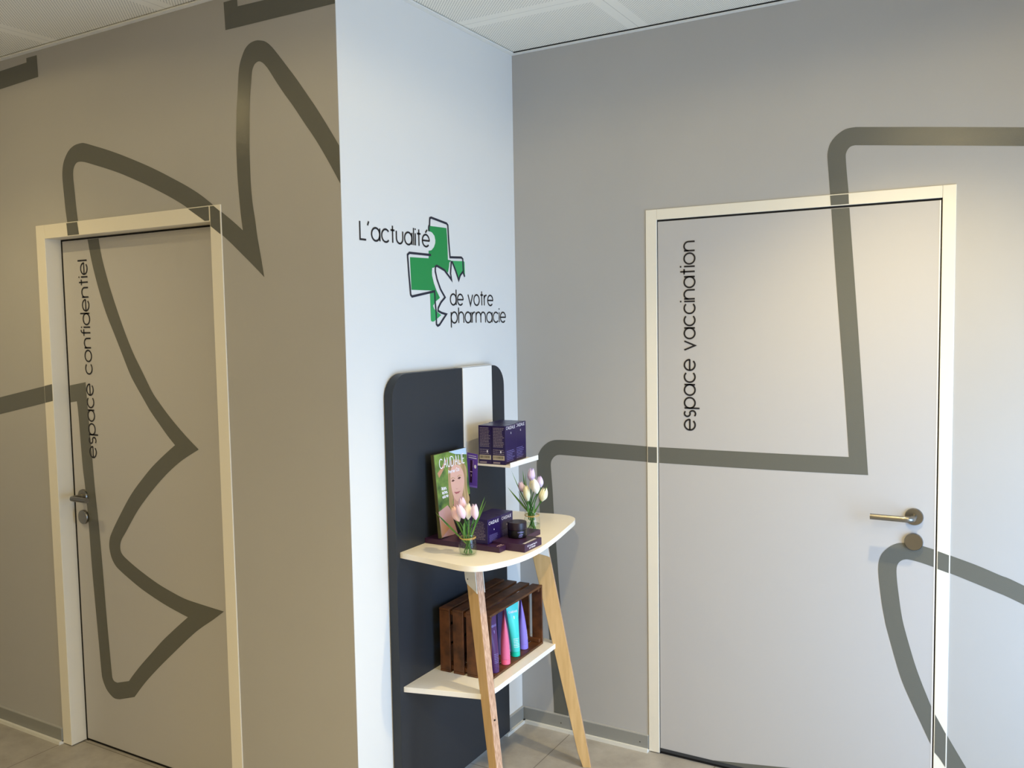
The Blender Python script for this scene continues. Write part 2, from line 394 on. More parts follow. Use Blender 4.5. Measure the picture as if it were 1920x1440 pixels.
# ------------------------------------------------------------------ traced outlines, in metres on their own wall plane
LEFT_WALL_SHAPES = [[[(-2.5803, 2.6117), (-1.4886, 2.6522)], [(-1.4886, 2.6522), (-1.4937, 2.8213)], [(-1.5586, 2.8328), (-1.5589, 2.7175)], [(-1.5589, 2.7175), (-2.5705, 2.6875)]], [[(0.1445, 2.639), (-0.4662, 2.6453)], [(-0.4662, 2.6453), (-0.4747, 2.8435)], [(-0.4142, 2.8308), (-0.4071, 2.7095)], [(-0.4071, 2.7095), (0.1465, 2.6942)]], [[(-3.2849, 1.1693), (-1.8707, 1.4083), (-1.4283, 1.4831)], [(-1.4341, 1.4162), (-1.8778, 1.3371), (-3.2979, 1.0802)]], [[(-1.3496, 2.0298), (-1.3551, 2.0894), (-1.3616, 2.1375), (-1.3656, 2.1879), (-1.3695, 2.2383), (-1.3696, 2.2759), (-1.361, 2.3099), (-1.3446, 2.3354), (-1.32, 2.3575), (-1.2863, 2.371), (-1.2458, 2.3743), (-1.2221, 2.3708), (-1.1759, 2.3572), (-1.1003, 2.3342), (-1.0265, 2.3093), (-0.9546, 2.2827), (-0.8842, 2.2556), (-0.8155, 2.2267), (-0.7484, 2.1962), (-0.6762, 2.1624), (-0.6122, 2.1276), (-0.5561, 2.0908), (-0.5131, 2.062), (-0.4676, 2.0314), (-0.4217, 1.9977)], [(-0.4217, 1.9977), (-0.4271, 2.0381), (-0.4319, 2.0903), (-0.4364, 2.162), (-0.4377, 2.2266), (-0.4364, 2.2907), (-0.432, 2.3543), (-0.429, 2.39), (-0.4213, 2.442), (-0.415, 2.4939), (-0.4083, 2.5245), (-0.3962, 2.5498), (-0.3801, 2.5723), (-0.3584, 2.5853), (-0.3345, 2.5891), (-0.3142, 2.5866), (-0.2912, 2.5791), (-0.2689, 2.563), (-0.2442, 2.5372), (-0.2012, 2.4876), (-0.1616, 2.441), (-0.1095, 2.375), (-0.0902, 2.3504), (-0.0558, 2.3029), (-0.0183, 2.2486), (-0.0008, 2.2228), (0.0459, 2.1562)], [(0.0417, 2.0459), (-0.0001, 2.1084), (-0.0225, 2.1444), (-0.06, 2.2024), (-0.0983, 2.257), (-0.1372, 2.3062), (-0.1806, 2.3627), (-0.2192, 2.4089), (-0.2514, 2.4504), (-0.2784, 2.4875), (-0.2949, 2.5065), (-0.3088, 2.518), (-0.3233, 2.523), (-0.3382, 2.5186), (-0.3477, 2.5086), (-0.3536, 2.495), (-0.3588, 2.4644), (-0.3655, 2.4234), (-0.3706, 2.3717), (-0.3733, 2.3256), (-0.3771, 2.2626), (-0.3778, 2.2095), (-0.3773, 2.1456), (-0.3728, 2.0834), (-0.3637, 2.0271), (-0.3574, 1.9773), (-0.3455, 1.9146), (-0.3323, 1.841)], [(-0.3323, 1.841), (-0.3543, 1.8602), (-0.3891, 1.8887), (-0.4333, 1.9236), (-0.481, 1.9613), (-0.5173, 1.9876), (-0.5696, 2.0221), (-0.59, 2.0368), (-0.6758, 2.087), (-0.7132, 2.1081), (-0.7694, 2.1355), (-0.8201, 2.1583), (-0.889, 2.1877), (-0.9594, 2.2154), (-1.0316, 2.2424), (-1.1055, 2.2664), (-1.1737, 2.2867), (-1.2315, 2.3033), (-1.2654, 2.3078), (-1.2819, 2.3041), (-1.2948, 2.2932), (-1.3024, 2.2766), (-1.3037, 2.2496), (-1.3001, 2.2071), (-1.2952, 2.1448), (-1.2887, 2.0897), (-1.2838, 2.0595), (-1.2778, 2.0253)]]]
LEFT_LEAF_SHAPES = [[[(-1.595, 1.4444), (-1.4878, 1.461), (-1.3819, 1.4766)], [(-1.3819, 1.4766), (-1.3736, 1.3224), (-1.3635, 1.1643), (-1.356, 1.0427), (-1.3438, 0.9106), (-1.3334, 0.7458), (-1.3255, 0.5801), (-1.3192, 0.4729), (-1.3092, 0.3308), (-1.3053, 0.2989), (-1.2939, 0.2876), (-1.2755, 0.2858)], [(-1.2755, 0.2858), (-1.2044, 0.3063)], [(-1.2044, 0.3063), (-1.1717, 0.3407), (-1.1206, 0.3902), (-1.0583, 0.446), (-0.997, 0.5009), (-0.9377, 0.5481), (-0.8911, 0.5837), (-0.8453, 0.6178)], [(-0.8453, 0.6178), (-0.899, 0.6293), (-0.9613, 0.6441), (-1.028, 0.6636), (-1.1034, 0.6891), (-1.1683, 0.7168), (-1.2188, 0.7405), (-1.2499, 0.7589), (-1.2706, 0.7829), (-1.2808, 0.8082), (-1.2849, 0.8371), (-1.2783, 0.8669), (-1.2658, 0.889), (-1.2413, 0.9236), (-1.2013, 0.9746), (-1.1576, 1.0281), (-1.115, 1.0729), (-1.0653, 1.1176), (-1.0166, 1.159), (-0.9692, 1.1936), (-0.9226, 1.2249), (-0.8745, 1.2555)], [(-0.8745, 1.2555), (-0.9145, 1.2896), (-0.9561, 1.3298), (-1.0017, 1.3751), (-1.0399, 1.4214), (-1.0787, 1.4693), (-1.1115, 1.5152), (-1.1598, 1.6057), (-1.1923, 1.6665), (-1.2362, 1.7483), (-1.2735, 1.8409), (-1.3061, 1.9441), (-1.3257, 2.0358), (-1.3323, 2.0677)], [(-1.2656, 2.0632), (-1.2584, 2.0325), (-1.2434, 1.9571), (-1.2109, 1.8589), (-1.1708, 1.762), (-1.1289, 1.6719), (-1.0852, 1.5917), (-1.0341, 1.5163), (-0.989, 1.45), (-0.9543, 1.4128), (-0.9023, 1.364), (-0.851, 1.3209), (-0.7999, 1.2821), (-0.7488, 1.2469)], [(-0.7488, 1.2469), (-0.7964, 1.2241), (-0.8445, 1.1991), (-0.9009, 1.1634), (-0.9592, 1.1205), (-1.0188, 1.0706), (-1.0803, 1.0144), (-1.1225, 0.9693), (-1.1797, 0.9002), (-1.2049, 0.8711), (-1.2155, 0.8502), (-1.2171, 0.829), (-1.2092, 0.8129), (-1.1863, 0.7972), (-1.1366, 0.7732), (-1.0796, 0.7494), (-1.0048, 0.7221), (-0.9312, 0.7017), (-0.8589, 0.6857), (-0.7877, 0.6786), (-0.7214, 0.6736), (-0.653, 0.6688)], [(-0.653, 0.6688), (-0.7101, 0.6299), (-0.7717, 0.5916), (-0.8277, 0.5524), (-0.9238, 0.475), (-1.0236, 0.3925), (-1.1061, 0.3189), (-1.1746, 0.248)], [(-1.1746, 0.248), (-1.266, 0.2198)], [(-1.266, 0.2198), (-1.2992, 0.2171), (-1.3273, 0.229), (-1.351, 0.2491), (-1.3688, 0.2812), (-1.3744, 0.313), (-1.3817, 0.4275), (-1.3911, 0.5702), (-1.4016, 0.7372), (-1.4083, 0.9148), (-1.4194, 1.0643), (-1.4281, 1.1451), (-1.4376, 1.341), (-1.4433, 1.3993)], [(-1.4433, 1.3993), (-1.4848, 1.394), (-1.6011, 1.3761)]]]
RIGHT_WALL_SHAPES = [[[(0.1497, 0.0547), (0.1453, 0.1924), (0.0977, 0.9004), (0.0926, 0.9665), (0.0878, 1.0491), (0.0865, 1.1042), (0.0925, 1.1376), (0.1084, 1.166), (0.1333, 1.1893), (0.1579, 1.2015), (0.1914, 1.2065), (0.2893, 1.2067), (0.5648, 1.2012), (0.5998, 1.2007), (1.0226, 1.2026), (1.2942, 1.2055)], [(1.2942, 1.2055), (1.2791, 1.4179), (1.2498, 1.7845), (1.2307, 2.0451), (1.2264, 2.0995), (1.2216, 2.162), (1.2172, 2.2178), (1.2188, 2.2397), (1.2251, 2.261), (1.2378, 2.2792), (1.2546, 2.2937), (1.2756, 2.3042), (1.3026, 2.3063), (1.3316, 2.3033), (1.5537, 2.276), (1.7877, 2.2457), (2.0921, 2.2062)], [(2.0936, 2.1526), (1.7889, 2.1898), (1.5545, 2.2182), (1.3239, 2.2453), (1.3032, 2.2472), (1.2907, 2.2447), (1.2824, 2.237), (1.2773, 2.2265), (1.2757, 2.2115), (1.2799, 2.1562), (1.2859, 2.0921), (1.2894, 2.0329), (1.3089, 1.7829), (1.3363, 1.4194), (1.3564, 1.1477)], [(1.3564, 1.1477), (1.0228, 1.1425), (0.5994, 1.1406), (0.5618, 1.1415), (0.3466, 1.144), (0.2174, 1.1459), (0.1888, 1.1455), (0.1723, 1.1399), (0.1582, 1.1253), (0.1513, 1.1058), (0.1529, 1.0677), (0.1579, 0.9995), (0.1625, 0.9021), (0.1706, 0.7797), (0.1764, 0.6902), (0.2176, 0.0535)]], [[(2.1331, 0.687), (1.8164, 0.8316), (1.7502, 0.8564), (1.6854, 0.8799), (1.6076, 0.903), (1.5702, 0.9141), (1.5265, 0.9245), (1.4904, 0.9294), (1.4701, 0.9287), (1.4498, 0.9248), (1.4293, 0.9134), (1.413, 0.8979), (1.4007, 0.8806), (1.3936, 0.8591), (1.3914, 0.8338), (1.3929, 0.8041), (1.3979, 0.7589), (1.4048, 0.7072), (1.4138, 0.658), (1.4208, 0.6269), (1.4495, 0.5214), (1.4704, 0.4556), (1.4978, 0.3914), (1.5296, 0.3235), (1.5611, 0.2563), (1.5732, 0.2346), (1.6041, 0.1938), (1.7287, -0.0139)], [(1.7887, 0.0035), (1.6611, 0.2127), (1.6078, 0.3017), (1.5735, 0.3632), (1.5614, 0.3848), (1.5456, 0.4236), (1.5276, 0.4691), (1.5059, 0.5317), (1.4763, 0.636), (1.465, 0.6888), (1.4571, 0.7445), (1.4514, 0.7891), (1.4486, 0.8229), (1.4491, 0.8433), (1.4537, 0.8575), (1.4627, 0.8676), (1.4749, 0.8733), (1.4911, 0.8734), (1.5214, 0.8682), (1.5602, 0.8579), (1.6085, 0.8438), (1.6376, 0.8349), (1.7327, 0.8028), (1.8176, 0.7704), (2.1347, 0.6273)]], [[(0.7766, 0.018), (1.0645, 0.0587), (1.5859, 0.1344)], [(1.5885, -0.0361), (0.7453, -0.0033)]]]
GREEN_CROSS = [(-0.6078, 2.0184), (-0.5999, 2.0225), (-0.4938, 2.0235), (-0.4902, 1.9839), (-0.4886, 1.9108), (-0.4675, 1.9094), (-0.4793, 1.9023), (-0.4833, 1.8842), (-0.4905, 1.8642), (-0.5185, 1.8773), (-0.5555, 1.8879), (-0.5679, 1.8838), (-0.5804, 1.878), (-0.5877, 1.8776), (-0.59, 1.8653), (-0.5899, 1.8514), (-0.5795, 1.8238), (-0.5652, 1.7996), (-0.5446, 1.7735), (-0.5698, 1.7608), (-0.5753, 1.7607), (-0.5745, 1.7959), (-0.6018, 1.7981), (-0.7127, 1.7978), (-0.7166, 1.9077), (-0.6081, 1.9096), (-0.607, 1.9356), (-0.5901, 1.9384), (-0.5744, 1.9499), (-0.5659, 1.9644), (-0.5643, 1.975), (-0.5698, 1.9903), (-0.5845, 2.0013), (-0.5965, 2.0031), (-0.6078, 2.0036)]
LIGHT_GREEN_A = [(-0.4662, 1.9084), (-0.3834, 1.9109), (-0.3801, 1.9074), (-0.3788, 1.854), (-0.3834, 1.8556), (-0.393, 1.8707), (-0.4216, 1.8414), (-0.4447, 1.8751)]
LIGHT_GREEN_B = [(-0.6048, 1.7969), (-0.5746, 1.7952), (-0.574, 1.7625), (-0.5446, 1.7735), (-0.5698, 1.7608), (-0.5888, 1.7448), (-0.5813, 1.7333), (-0.5711, 1.7273), (-0.5389, 1.7121), (-0.5661, 1.6991), (-0.5818, 1.6911), (-0.5941, 1.6887), (-0.603, 1.6922)]
LOGO_LINE_A = [(-0.6031, 2.0033), (-0.6029, 2.0205), (-0.5986, 2.0243), (-0.5964, 2.0487), (-0.5885, 2.0519), (-0.4931, 2.0399), (-0.4851, 2.0342), (-0.4815, 1.9774), (-0.4754, 1.9205), (-0.4011, 1.9236), (-0.3919, 1.9186), (-0.3896, 1.872)]
LOGO_LINE_B = [(-0.5938, 1.9215), (-0.7199, 1.9219), (-0.7303, 1.9146), (-0.7248, 1.8462), (-0.718, 1.7808), (-0.7108, 1.7752), (-0.5776, 1.7958), (-0.5759, 1.7607), (-0.5711, 1.7291), (-0.57, 1.6797), (-0.5628, 1.6743), (-0.5515, 1.6777), (-0.5072, 1.715), (-0.5373, 1.7203), (-0.5588, 1.7274), (-0.5565, 1.738), (-0.5389, 1.7577), (-0.513, 1.7758), (-0.5402, 1.8038), (-0.5605, 1.8385), (-0.5699, 1.8662), (-0.5692, 1.882), (-0.5605, 1.8863), (-0.5124, 1.8722), (-0.4689, 1.8398), (-0.4744, 1.863), (-0.4683, 1.9036), (-0.4612, 1.9033), (-0.4414, 1.8753), (-0.4216, 1.8403), (-0.4109, 1.8583), (-0.393, 1.8718), (-0.3808, 1.8539)]
HAIR = [(0.1226, 0.2545), (0.0989, 0.2523), (0.0841, 0.2433), (0.0763, 0.2258), (0.072, 0.1892), (0.0678, 0.1433), (0.0651, 0.1066), (0.0717, 0.0867), (0.0874, 0.0818), (0.0905, 0.1206), (0.1463, 0.1103), (0.1618, 0.0788), (0.193, 0.0979), (0.1847, 0.1322), (0.1859, 0.1705), (0.1906, 0.1986), (0.1872, 0.2203), (0.1711, 0.238), (0.149, 0.2498)]
FACE = [(0.1196, 0.2361), (0.0985, 0.2299), (0.0881, 0.2109), (0.0848, 0.1871), (0.0868, 0.1587), (0.0926, 0.1333), (0.1032, 0.1164), (0.1152, 0.1075), (0.1324, 0.1091), (0.1485, 0.1233), (0.1635, 0.1512), (0.1706, 0.173), (0.1696, 0.198), (0.1576, 0.219), (0.1392, 0.2322)]
NECK = [(0.0952, 0.1291), (0.0886, 0.089), (0.1084, 0.0664), (0.1417, 0.0826), (0.1518, 0.1227)]
EYE_A = [(0.0889, 0.1817), (0.0998, 0.1874), (0.1106, 0.1819), (0.1001, 0.1789)]
EYE_B = [(0.128, 0.1847), (0.1391, 0.1905), (0.1505, 0.1868), (0.1411, 0.1816)]
BROW_A = [(0.0872, 0.1914), (0.0994, 0.195), (0.1135, 0.189), (0.1125, 0.1872), (0.099, 0.1926), (0.0885, 0.1893)]
BROW_B = [(0.1275, 0.1924), (0.1402, 0.197), (0.1567, 0.1934), (0.1564, 0.1915), (0.1398, 0.1946), (0.1289, 0.1903)]
NOSE = [(0.1095, 0.1548), (0.1186, 0.1485), (0.1331, 0.1545), (0.1258, 0.151), (0.119, 0.1512)]
MOUTH = [(0.0993, 0.1434), (0.1138, 0.1403), (0.1409, 0.1398), (0.1263, 0.1339), (0.1095, 0.1341)]
SHOULDER = [(-0.0018, 0.0918), (0.0543, 0.1049), (0.0717, 0.0867), (0.0818, 0.0473), (0.1001, -0.0036), (0.0029, 0.003)]
SKIN = [(0.0033, 0.0688), (0.0343, 0.0385), (0.0518, 0.0255), (0.0026, 0.0012)]
BLACK = [(0.0636, 0.0976), (0.0886, 0.089), (0.1084, 0.0664), (0.1417, 0.0826), (0.1945, 0.0861), (0.19, -0.0038), (0.0023, -0.0006), (0.0555, 0.0285), (0.0852, 0.0278)]
BCAUD = [(0.0201, 0.2473), (0.183, 0.2468), (0.024, 0.2715), (0.1666, 0.2731), (0.0715, 0.2265), (0.1347, 0.2253), (0.024, 0.1732), (0.056, 0.1714)]

# ------------------------------------------------------------------ the setting
H = 2.754
XL, XR, YB = -4.2, WIN_X, -5.4
def S(mb, name, m, **k): return tag(mb.build(name, m, **k), kind='structure')
S(MB().box(XL-.15, XR+.15, YB-.15, .15, -.1, 0), 'floor', M['floor'])
S(MB().box(XL-.15, XR+.15, YB-.15, .15, H+.004, H+.1), 'ceiling', M['ceiling'])
# right wall (with the vaccination door)
A0, A1, AT = .568, 1.608, 2.092           # outer frame of the right door
wr = S(MB().box(0, A0+.004, 0, .15, 0, H).box(A1-.004, XR, 0, .15, 0, H).box(A0+.004, A1-.004, 0, .15, AT-.004, H), 'wall_right', M['wall_grey'])
# left wall (with the consulting room door)
B0, B1, BT = -1.553, -.519, 2.090
wl = S(MB().box(XL, B0+.004, LY, LY+.15, 0, H).box(B1-.004, -.0005, LY, LY+.15, 0, H).box(B0+.004, B1-.004, LY, LY+.15, BT-.004, H), 'wall_left', M['wall_grey'])
ww = S(MB().box(-.15, 0, LY+.0008, 0.0, 0, H), 'wall_center', M['wall_white'])
S(MB().box(XL-.15, XL, YB, LY, 0, H), 'wall_far', M['wall_white'])
S(MB().box(XL-.15, XR+.15, YB-.15, YB, 0, H), 'wall_back', M['wall_white'])
S(MB().box(XR, XR+.15, WIN_Y1, 0, 0, H).box(XR, XR+.15, YB, WIN_Y0, 0, H).box(XR, XR+.15, WIN_Y0, WIN_Y1, WIN_Z1, H).box(XR, XR+.15, WIN_Y0, WIN_Y1, 0, WIN_Z0), 'wall_window', M['wall_white'])
wd = thing('window_1', (XR+.05, (WIN_Y0+WIN_Y1)/2, WIN_Z0), None, None, kind='structure')
fr = MB()
for y in (WIN_Y0, (WIN_Y0+WIN_Y1)/2, WIN_Y1-.05): fr.box(XR+.03, XR+.09, y, y+.05, WIN_Z0, WIN_Z1)
fr.box(XR+.03, XR+.09, WIN_Y0, WIN_Y1, WIN_Z0, WIN_Z0+.05).box(XR+.03, XR+.09, WIN_Y0, WIN_Y1, WIN_Z1-.05, WIN_Z1)
fr.build('window_frame', M['white_metal'], wd)
MB().box(XR+.055, XR+.061, WIN_Y0+.02, WIN_Y1-.02, WIN_Z0+.02, WIN_Z1-.02).build('pane', M['pane'], wd)

# vinyl stripes and door surrounds --------------------------------------------------
stripes('vinyl_stripe', RIGHT_WALL_SHAPES, [(0.001, A0-.001, .0665, H-.02), (A0-.001, A1+.001, AT+.001, H-.02), (A1+.001, XR, .0665, H-.02)], on_right, .0006, M['stripe'], wr, 'dark grey glossy outline band crossing the pale grey wall')
stripes('vinyl_stripe', LEFT_WALL_SHAPES, [(XL, B0-.001, .0665, H-.02), (B0-.001, B1+.001, BT+.001, H-.02), (B1+.001, -.001, .0665, H-.02)], on_left, .0006, M['stripe'], wl, 'dark grey glossy outline band crossing the grey wall')

def baseboard(name, x0, x1, y0, y1, nx, ny):
    """x0..x1, y0..y1 run along the wall face; nx, ny point into the room"""
    def bx(t, za, zb, t0=0.0):
        xa, xb = (x0, x1) if nx == 0 else sorted((x0+nx*t0, x0+nx*t))
        ya, yb = (y0, y1) if ny == 0 else sorted((y0+ny*t0, y0+ny*t))
        return MB().box(xa, xb, ya, yb, za, zb)
    o = S(bx(.010, .009, .064), name, M['base_grey'], bevel=.001)
    bx(.0104, .0632, .066).build('top_edge', M['base_rim'], o)
    bx(.021, .0, .0135).build('sealant_bead', M['base_white'], o)
    return o
bbr = baseboard('baseboard_right', .0105, A0-.001, 0, 0, 0, -1)
baseboard('baseboard_window', A1+.001, XR, 0, 0, 0, -1)
baseboard('baseboard_center', 0, 0, -.158, -.0005, 1, 0)
baseboard('baseboard_left', XL, B0-.001, LY, LY, 0, -1)
baseboard('baseboard_corner', B1+.001, -.001, LY, LY, 0, -1)
for x in (.187, .533):
    MB().lathe([(0, .0), (.0022, 0), (.0022, .0006)], n=10, M=Matrix.Translation((x, -.0104, .034)) @ Matrix.Rotation(PI/2, 4, 'X')).build('nail_hole', M['hole'], bbr)

def ceiling_trim(name, x0, x1, y0, y1):
    return S(MB().box(x0, x1, y0, y1, H-.004, H+.001), name, M['white_metal'])
ceiling_trim('trim_1', 0.001, XR, -.020, -.0005)
ceiling_trim('trim_2', .0005, .020, LY-.02, -.0205)
ceiling_trim('trim_3', XL, -.0, LY-.020, LY-.0005)
S(MB().box(.021, XR, -.0216, -.0202, H-.0006, H+.003), 'shadow_gap_strip', M['dark_gap'])  # dark strip standing in for the shadow gap between trim and ceiling

def door(name, loc, label, fn_frame, fn_leaf, x0, x1, top, ox0, ox1, otop, recess, lx0, lx1, ltop, shapes_face, shapes_leaf, text, tx, handle_x, sgn):
    t = thing(name, loc, label, None, kind='structure'); del_ = None
    y0 = fn_frame(0, 0, 0).y
    P = .004
    fm = MB()
    fm.box(x0, ox0, y0-P, y0+.14, .004, top).box(ox1, x1, y0-P, y0+.14, .004, top).box(ox0+.0004, ox1-.0004, y0-P, y0+.14, otop, top)
    f = fm.build('door_frame', M['frame'], t, bevel=.0012)
    g = .003
    stripes('vinyl_stripe', shapes_face, [(x0+g, ox0-g, .01, top-g), (ox1+g, x1-g, .01, top-g), (ox0+g, ox1-g, otop+g, top-g)], fn_frame, P+.0006, M['stripe'], f, 'dark grey band running over the cream frame')
    yl = fn_leaf(0, 0, 0).y
    lf = MB().box(lx0, lx1, yl, yl+.045, .012, ltop).build('door_leaf', M['leaf'], t, bevel=.0008)
    MB().box(ox0, ox1, yl+.045, yl+.05, .0, otop).build('rebate', M['dark_gap'], t)
    for xa, xb, za, zb_ in ((ox0+.0002, lx0-.0002, .0, otop-.0002), (lx1+.0006, ox1-.0002, .0, otop-.0002), (lx0-.0002, lx1+.0006, ltop+.0002, otop-.0002)):
        MB().box(xa, xb, yl+.0016, yl+.040, za, zb_).build('dark_gap_strip', M['dark_gap'], t)  # black seal strips added so the lit gaps round the leaf read as shade
    MB().box(lx0, lx1, yl+.004, yl+.03, .001, .011).build('floor_seal', M['dark_gap'], t)
    if sgn < 0: MB().box(lx1-.0035, lx1+.0004, yl-.0006, yl+.03, .012, ltop).build('leaf_edging', M['leaf_edge'], lf)
    stripes('vinyl_stripe', shapes_leaf, [(lx0+.002, lx1-.0045, .0125, ltop-.002)], fn_leaf, .0006, M['stripe'], lf, 'dark grey band running over the door leaf')
    mb = MB(); _, wdt = text_strokes(text, .23); L0, L1 = tx['z']
    sc_ = (L1-L0)/wdt
    lettering(mb, text, lambda x, y: (tx['x'] - y*tx['xh'], L0 + x*sc_), .0012, fn_leaf, tx['w'], .23)
    mb.build('lettering', M['ink'], lf)['label'] = 'thin black words "%s" reading upwards' % text
    # lever handle on a round rosette, thumb turn below
    hz, kz = 1.020, .937
    hd = MB()
    def rot(x, z, y): return Matrix.Translation((x, y, z)) @ Matrix.Rotation(PI/2, 4, 'X')
    hd.lathe([(0, .0), (.028, 0), (.0285, .004), (.0265, .009), (.012, .0095), (0, .0095)], n=40, M=rot(handle_x, hz, yl))
    h = hd.build('door_handle', M['steel'], lf, smooth=True); h['label'] = 'brushed steel lever handle'
    yy = yl-.058; ex = handle_x + sgn*(.128 if sgn < 0 else .104)
    pth = [(handle_x, yl-.008, hz), (handle_x, yl-.042, hz), (handle_x+sgn*.003, yl-.052, hz), (handle_x+sgn*.012, yy, hz), (handle_x+sgn*.03, yy, hz), (ex, yy, hz)]
    MB().tube(pth, .0098, n=20).build('door_handle', M['steel'], lf, smooth=True)['label'] = 'brushed steel lever bar'
    MB().lathe([(0, .0), (.027, 0), (.0285, .003), (.0285, .010), (.027, .012), (0, .012)], n=40, M=rot(handle_x, kz, yl)).build('lock_rosette', M['steel'], lf, smooth=True)
    return t
def on_r2(a, b, d): return Vector((a, .001-d, b))
door('door_1', (1.088, 0, 0), 'grey flush door lettered espace vaccination in a cream frame', on_right, on_r2, A0, A1, AT, .6105, 1.5690, 2.0535, 0, .6135, 1.5642, 2.0465,
     RIGHT_WALL_SHAPES, RIGHT_WALL_SHAPES, 'espace vaccination', dict(x=.756, xh=.0405, z=(1.272, 1.966), w=.0060), 1.500, -1)
door('door_2', (-1.036, LY, 0), 'grey flush door lettered espace confidentiel set back in a cream frame', on_left, on_left_leaf, B0, B1, BT, -1.4975, -.5710, 2.0370, .06, -1.4860, -.5735, 2.0300,
     LEFT_WALL_SHAPES, LEFT_LEAF_SHAPES, 'espace confidentiel', dict(x=-1.336, xh=.0400, z=(1.180, 1.950), w=.0058), -1.430, 1)
S(MB().box(.6135, 1.5650, -.0016, .0005, .0125, .024), 'trim_5', M['seal'])

# writing and cross on the white wall
def sticker(name, polys, m, d, label=None):
    mb = MB()
    for p in polys: mb.shape(p, on_white, d)
    o = mb.build(name, m, ww)
    if label: o['label'] = label
    return o
sticker('green_cross', [GREEN_CROSS], M['green'], .0006, 'green pharmacy cross with a white hand cut out')
sticker('green_cross', [LIGHT_GREEN_A, LIGHT_GREEN_B], M['green_light'], .0009, 'lighter green pieces of the pharmacy cross')
mb = MB(); mb.flat(ribbon(smooth_chain(LOGO_LINE_A, 1), .0080), on_white, .0013); mb.flat(ribbon(LOGO_LINE_B, .0080), on_white, .0013)
mb.build('cross_outline', M['navy'], ww)['label'] = 'dark navy outline of cross and hand'
mb = MB()
fit_text(mb, 'L', -.974, -.945, 1.949, .0415, .0012, on_white, .0062)
fit_text(mb, '\'', -.938, -.930, 1.949, .0415, .0012, on_white, .0062)
fit_text(mb, 'actualité', -.917, -.602, 1.949, .0410, .0012, on_white, .0062)
fit_text(mb, 'de votre', -.479, -.183, 1.749, .0395, .0012, on_white, .0058, .22)
fit_text(mb, 'pharmacie', -.476, -.087, 1.6835, .0395, .0012, on_white, .0058, .22)
mb.build('lettering', M['ink'], ww)['label'] = 'thin dark words L\'actualité de votre pharmacie'

# recessed ceiling lamps, including the added warm fills
for (x, y), beams, where in LAMPS:
    t = thing('ceiling_light', (x, y, H), 'round recessed ceiling lamp ' + where, 'lamp', 'recessed ceiling lamps')
    MB().lathe([(.055, .0), (.055, -.006), (.046, -.006), (.040, .003)], (x, y, H), 32).build('rim', M['white_metal'], t, smooth=True)
    MB().lathe([(0, .0025), (.040, .0025)], (x, y, H), 32).build('diffuser', M['lamp_glow'], t)
    for e, ang, blend in beams:
        d = bpy.data.lights.new('bulb', 'SPOT'); d.energy = e; d.color = WARM; d.spot_size = math.radians(ang)
        d.spot_blend = blend; d.shadow_soft_size = .03
        o = bpy.data.objects.new('bulb', d); COL.objects.link(o); o.parent = t; o.location = (0, 0, -.03)

# ------------------------------------------------------------------ display stand
PX = .037
st = thing('display_stand', (.2, -.52, 0), 'anthracite display panel with white shelves on two splayed plywood legs', 'display stand')
def rounded(y0, y1, z0, z1, r, n=10):
    p = [(y0, z0), (y1, z0)]
    p += [(y1-r+r*math.cos(a), z1-r+r*math.sin(a)) for a in [PI/2*i/n for i in range(n+1)]]
    p += [(y0+r+r*math.cos(a), z1-r+r*math.sin(a)) for a in [PI/2+PI/2*i/n for i in range(n+1)]]
    return p
MB().prism(rounded(-.880, -.170, .034, 1.519, .080), .003, PX, on_white).build('back_panel', M['anthracite'], st, smooth=True, bevel=.0012)
hs = MB(); hs.box(PX, PX+.003, -.467, -.265, 1.165, 1.522).box(.0035, PX+.003, -.467, -.265, 1.5195, 1.5225)
us = hs.build('upper_shelf', M['white_board'], st, bevel=.0006); us['label'] = 'white bracket hooked over the panel with a small shelf'
MB().box(PX+.003, .235, -.473, -.265, 1.1675, 1.175).build('shelf_board', M['top_board'], us, bevel=.0008)
MB().box(.235, .2375, -.473, -.265, 1.167, 1.185).build('front_lip', M['white_board'], us, bevel=.0006)
TOP = [(PX, -.861), (.14, -.876), (.226, -.889), (.275, -.897), (.312, -.898), (.345, -.888), (.372, -.862), (.393, -.815), (.410, -.765), (.4205, -.706),
       (.4225, -.64), (.417, -.565), (.405, -.48), (.390, -.395), (.369, -.29), (.3515, -.205), (.340, -.168), (.323, -.143), (.300, -.127), (.270, -.119), (.226, -.119), (.162, -.128), (.09, -.137), (PX, -.146)]
tp = smooth_chain(TOP[1:-1], 3)
MB().prism([TOP[0]] + tp + [TOP[-1]], .9135, .932, lambda a, b, d: Vector((a, b, d))).build('tabletop', [M['top_board']], st, smooth=True, bevel=.001)
MB().prism([(PX, -.860), (.300, -.787), (.312, -.775), (.313, -.70), (.305, -.262), (.298, -.2570), (.262, -.2480), (PX, -.186)], .459, .477, lambda a, b, d: Vector((a, b, d))).build('lower_shelf', M['white_board'], st, bevel=.001)

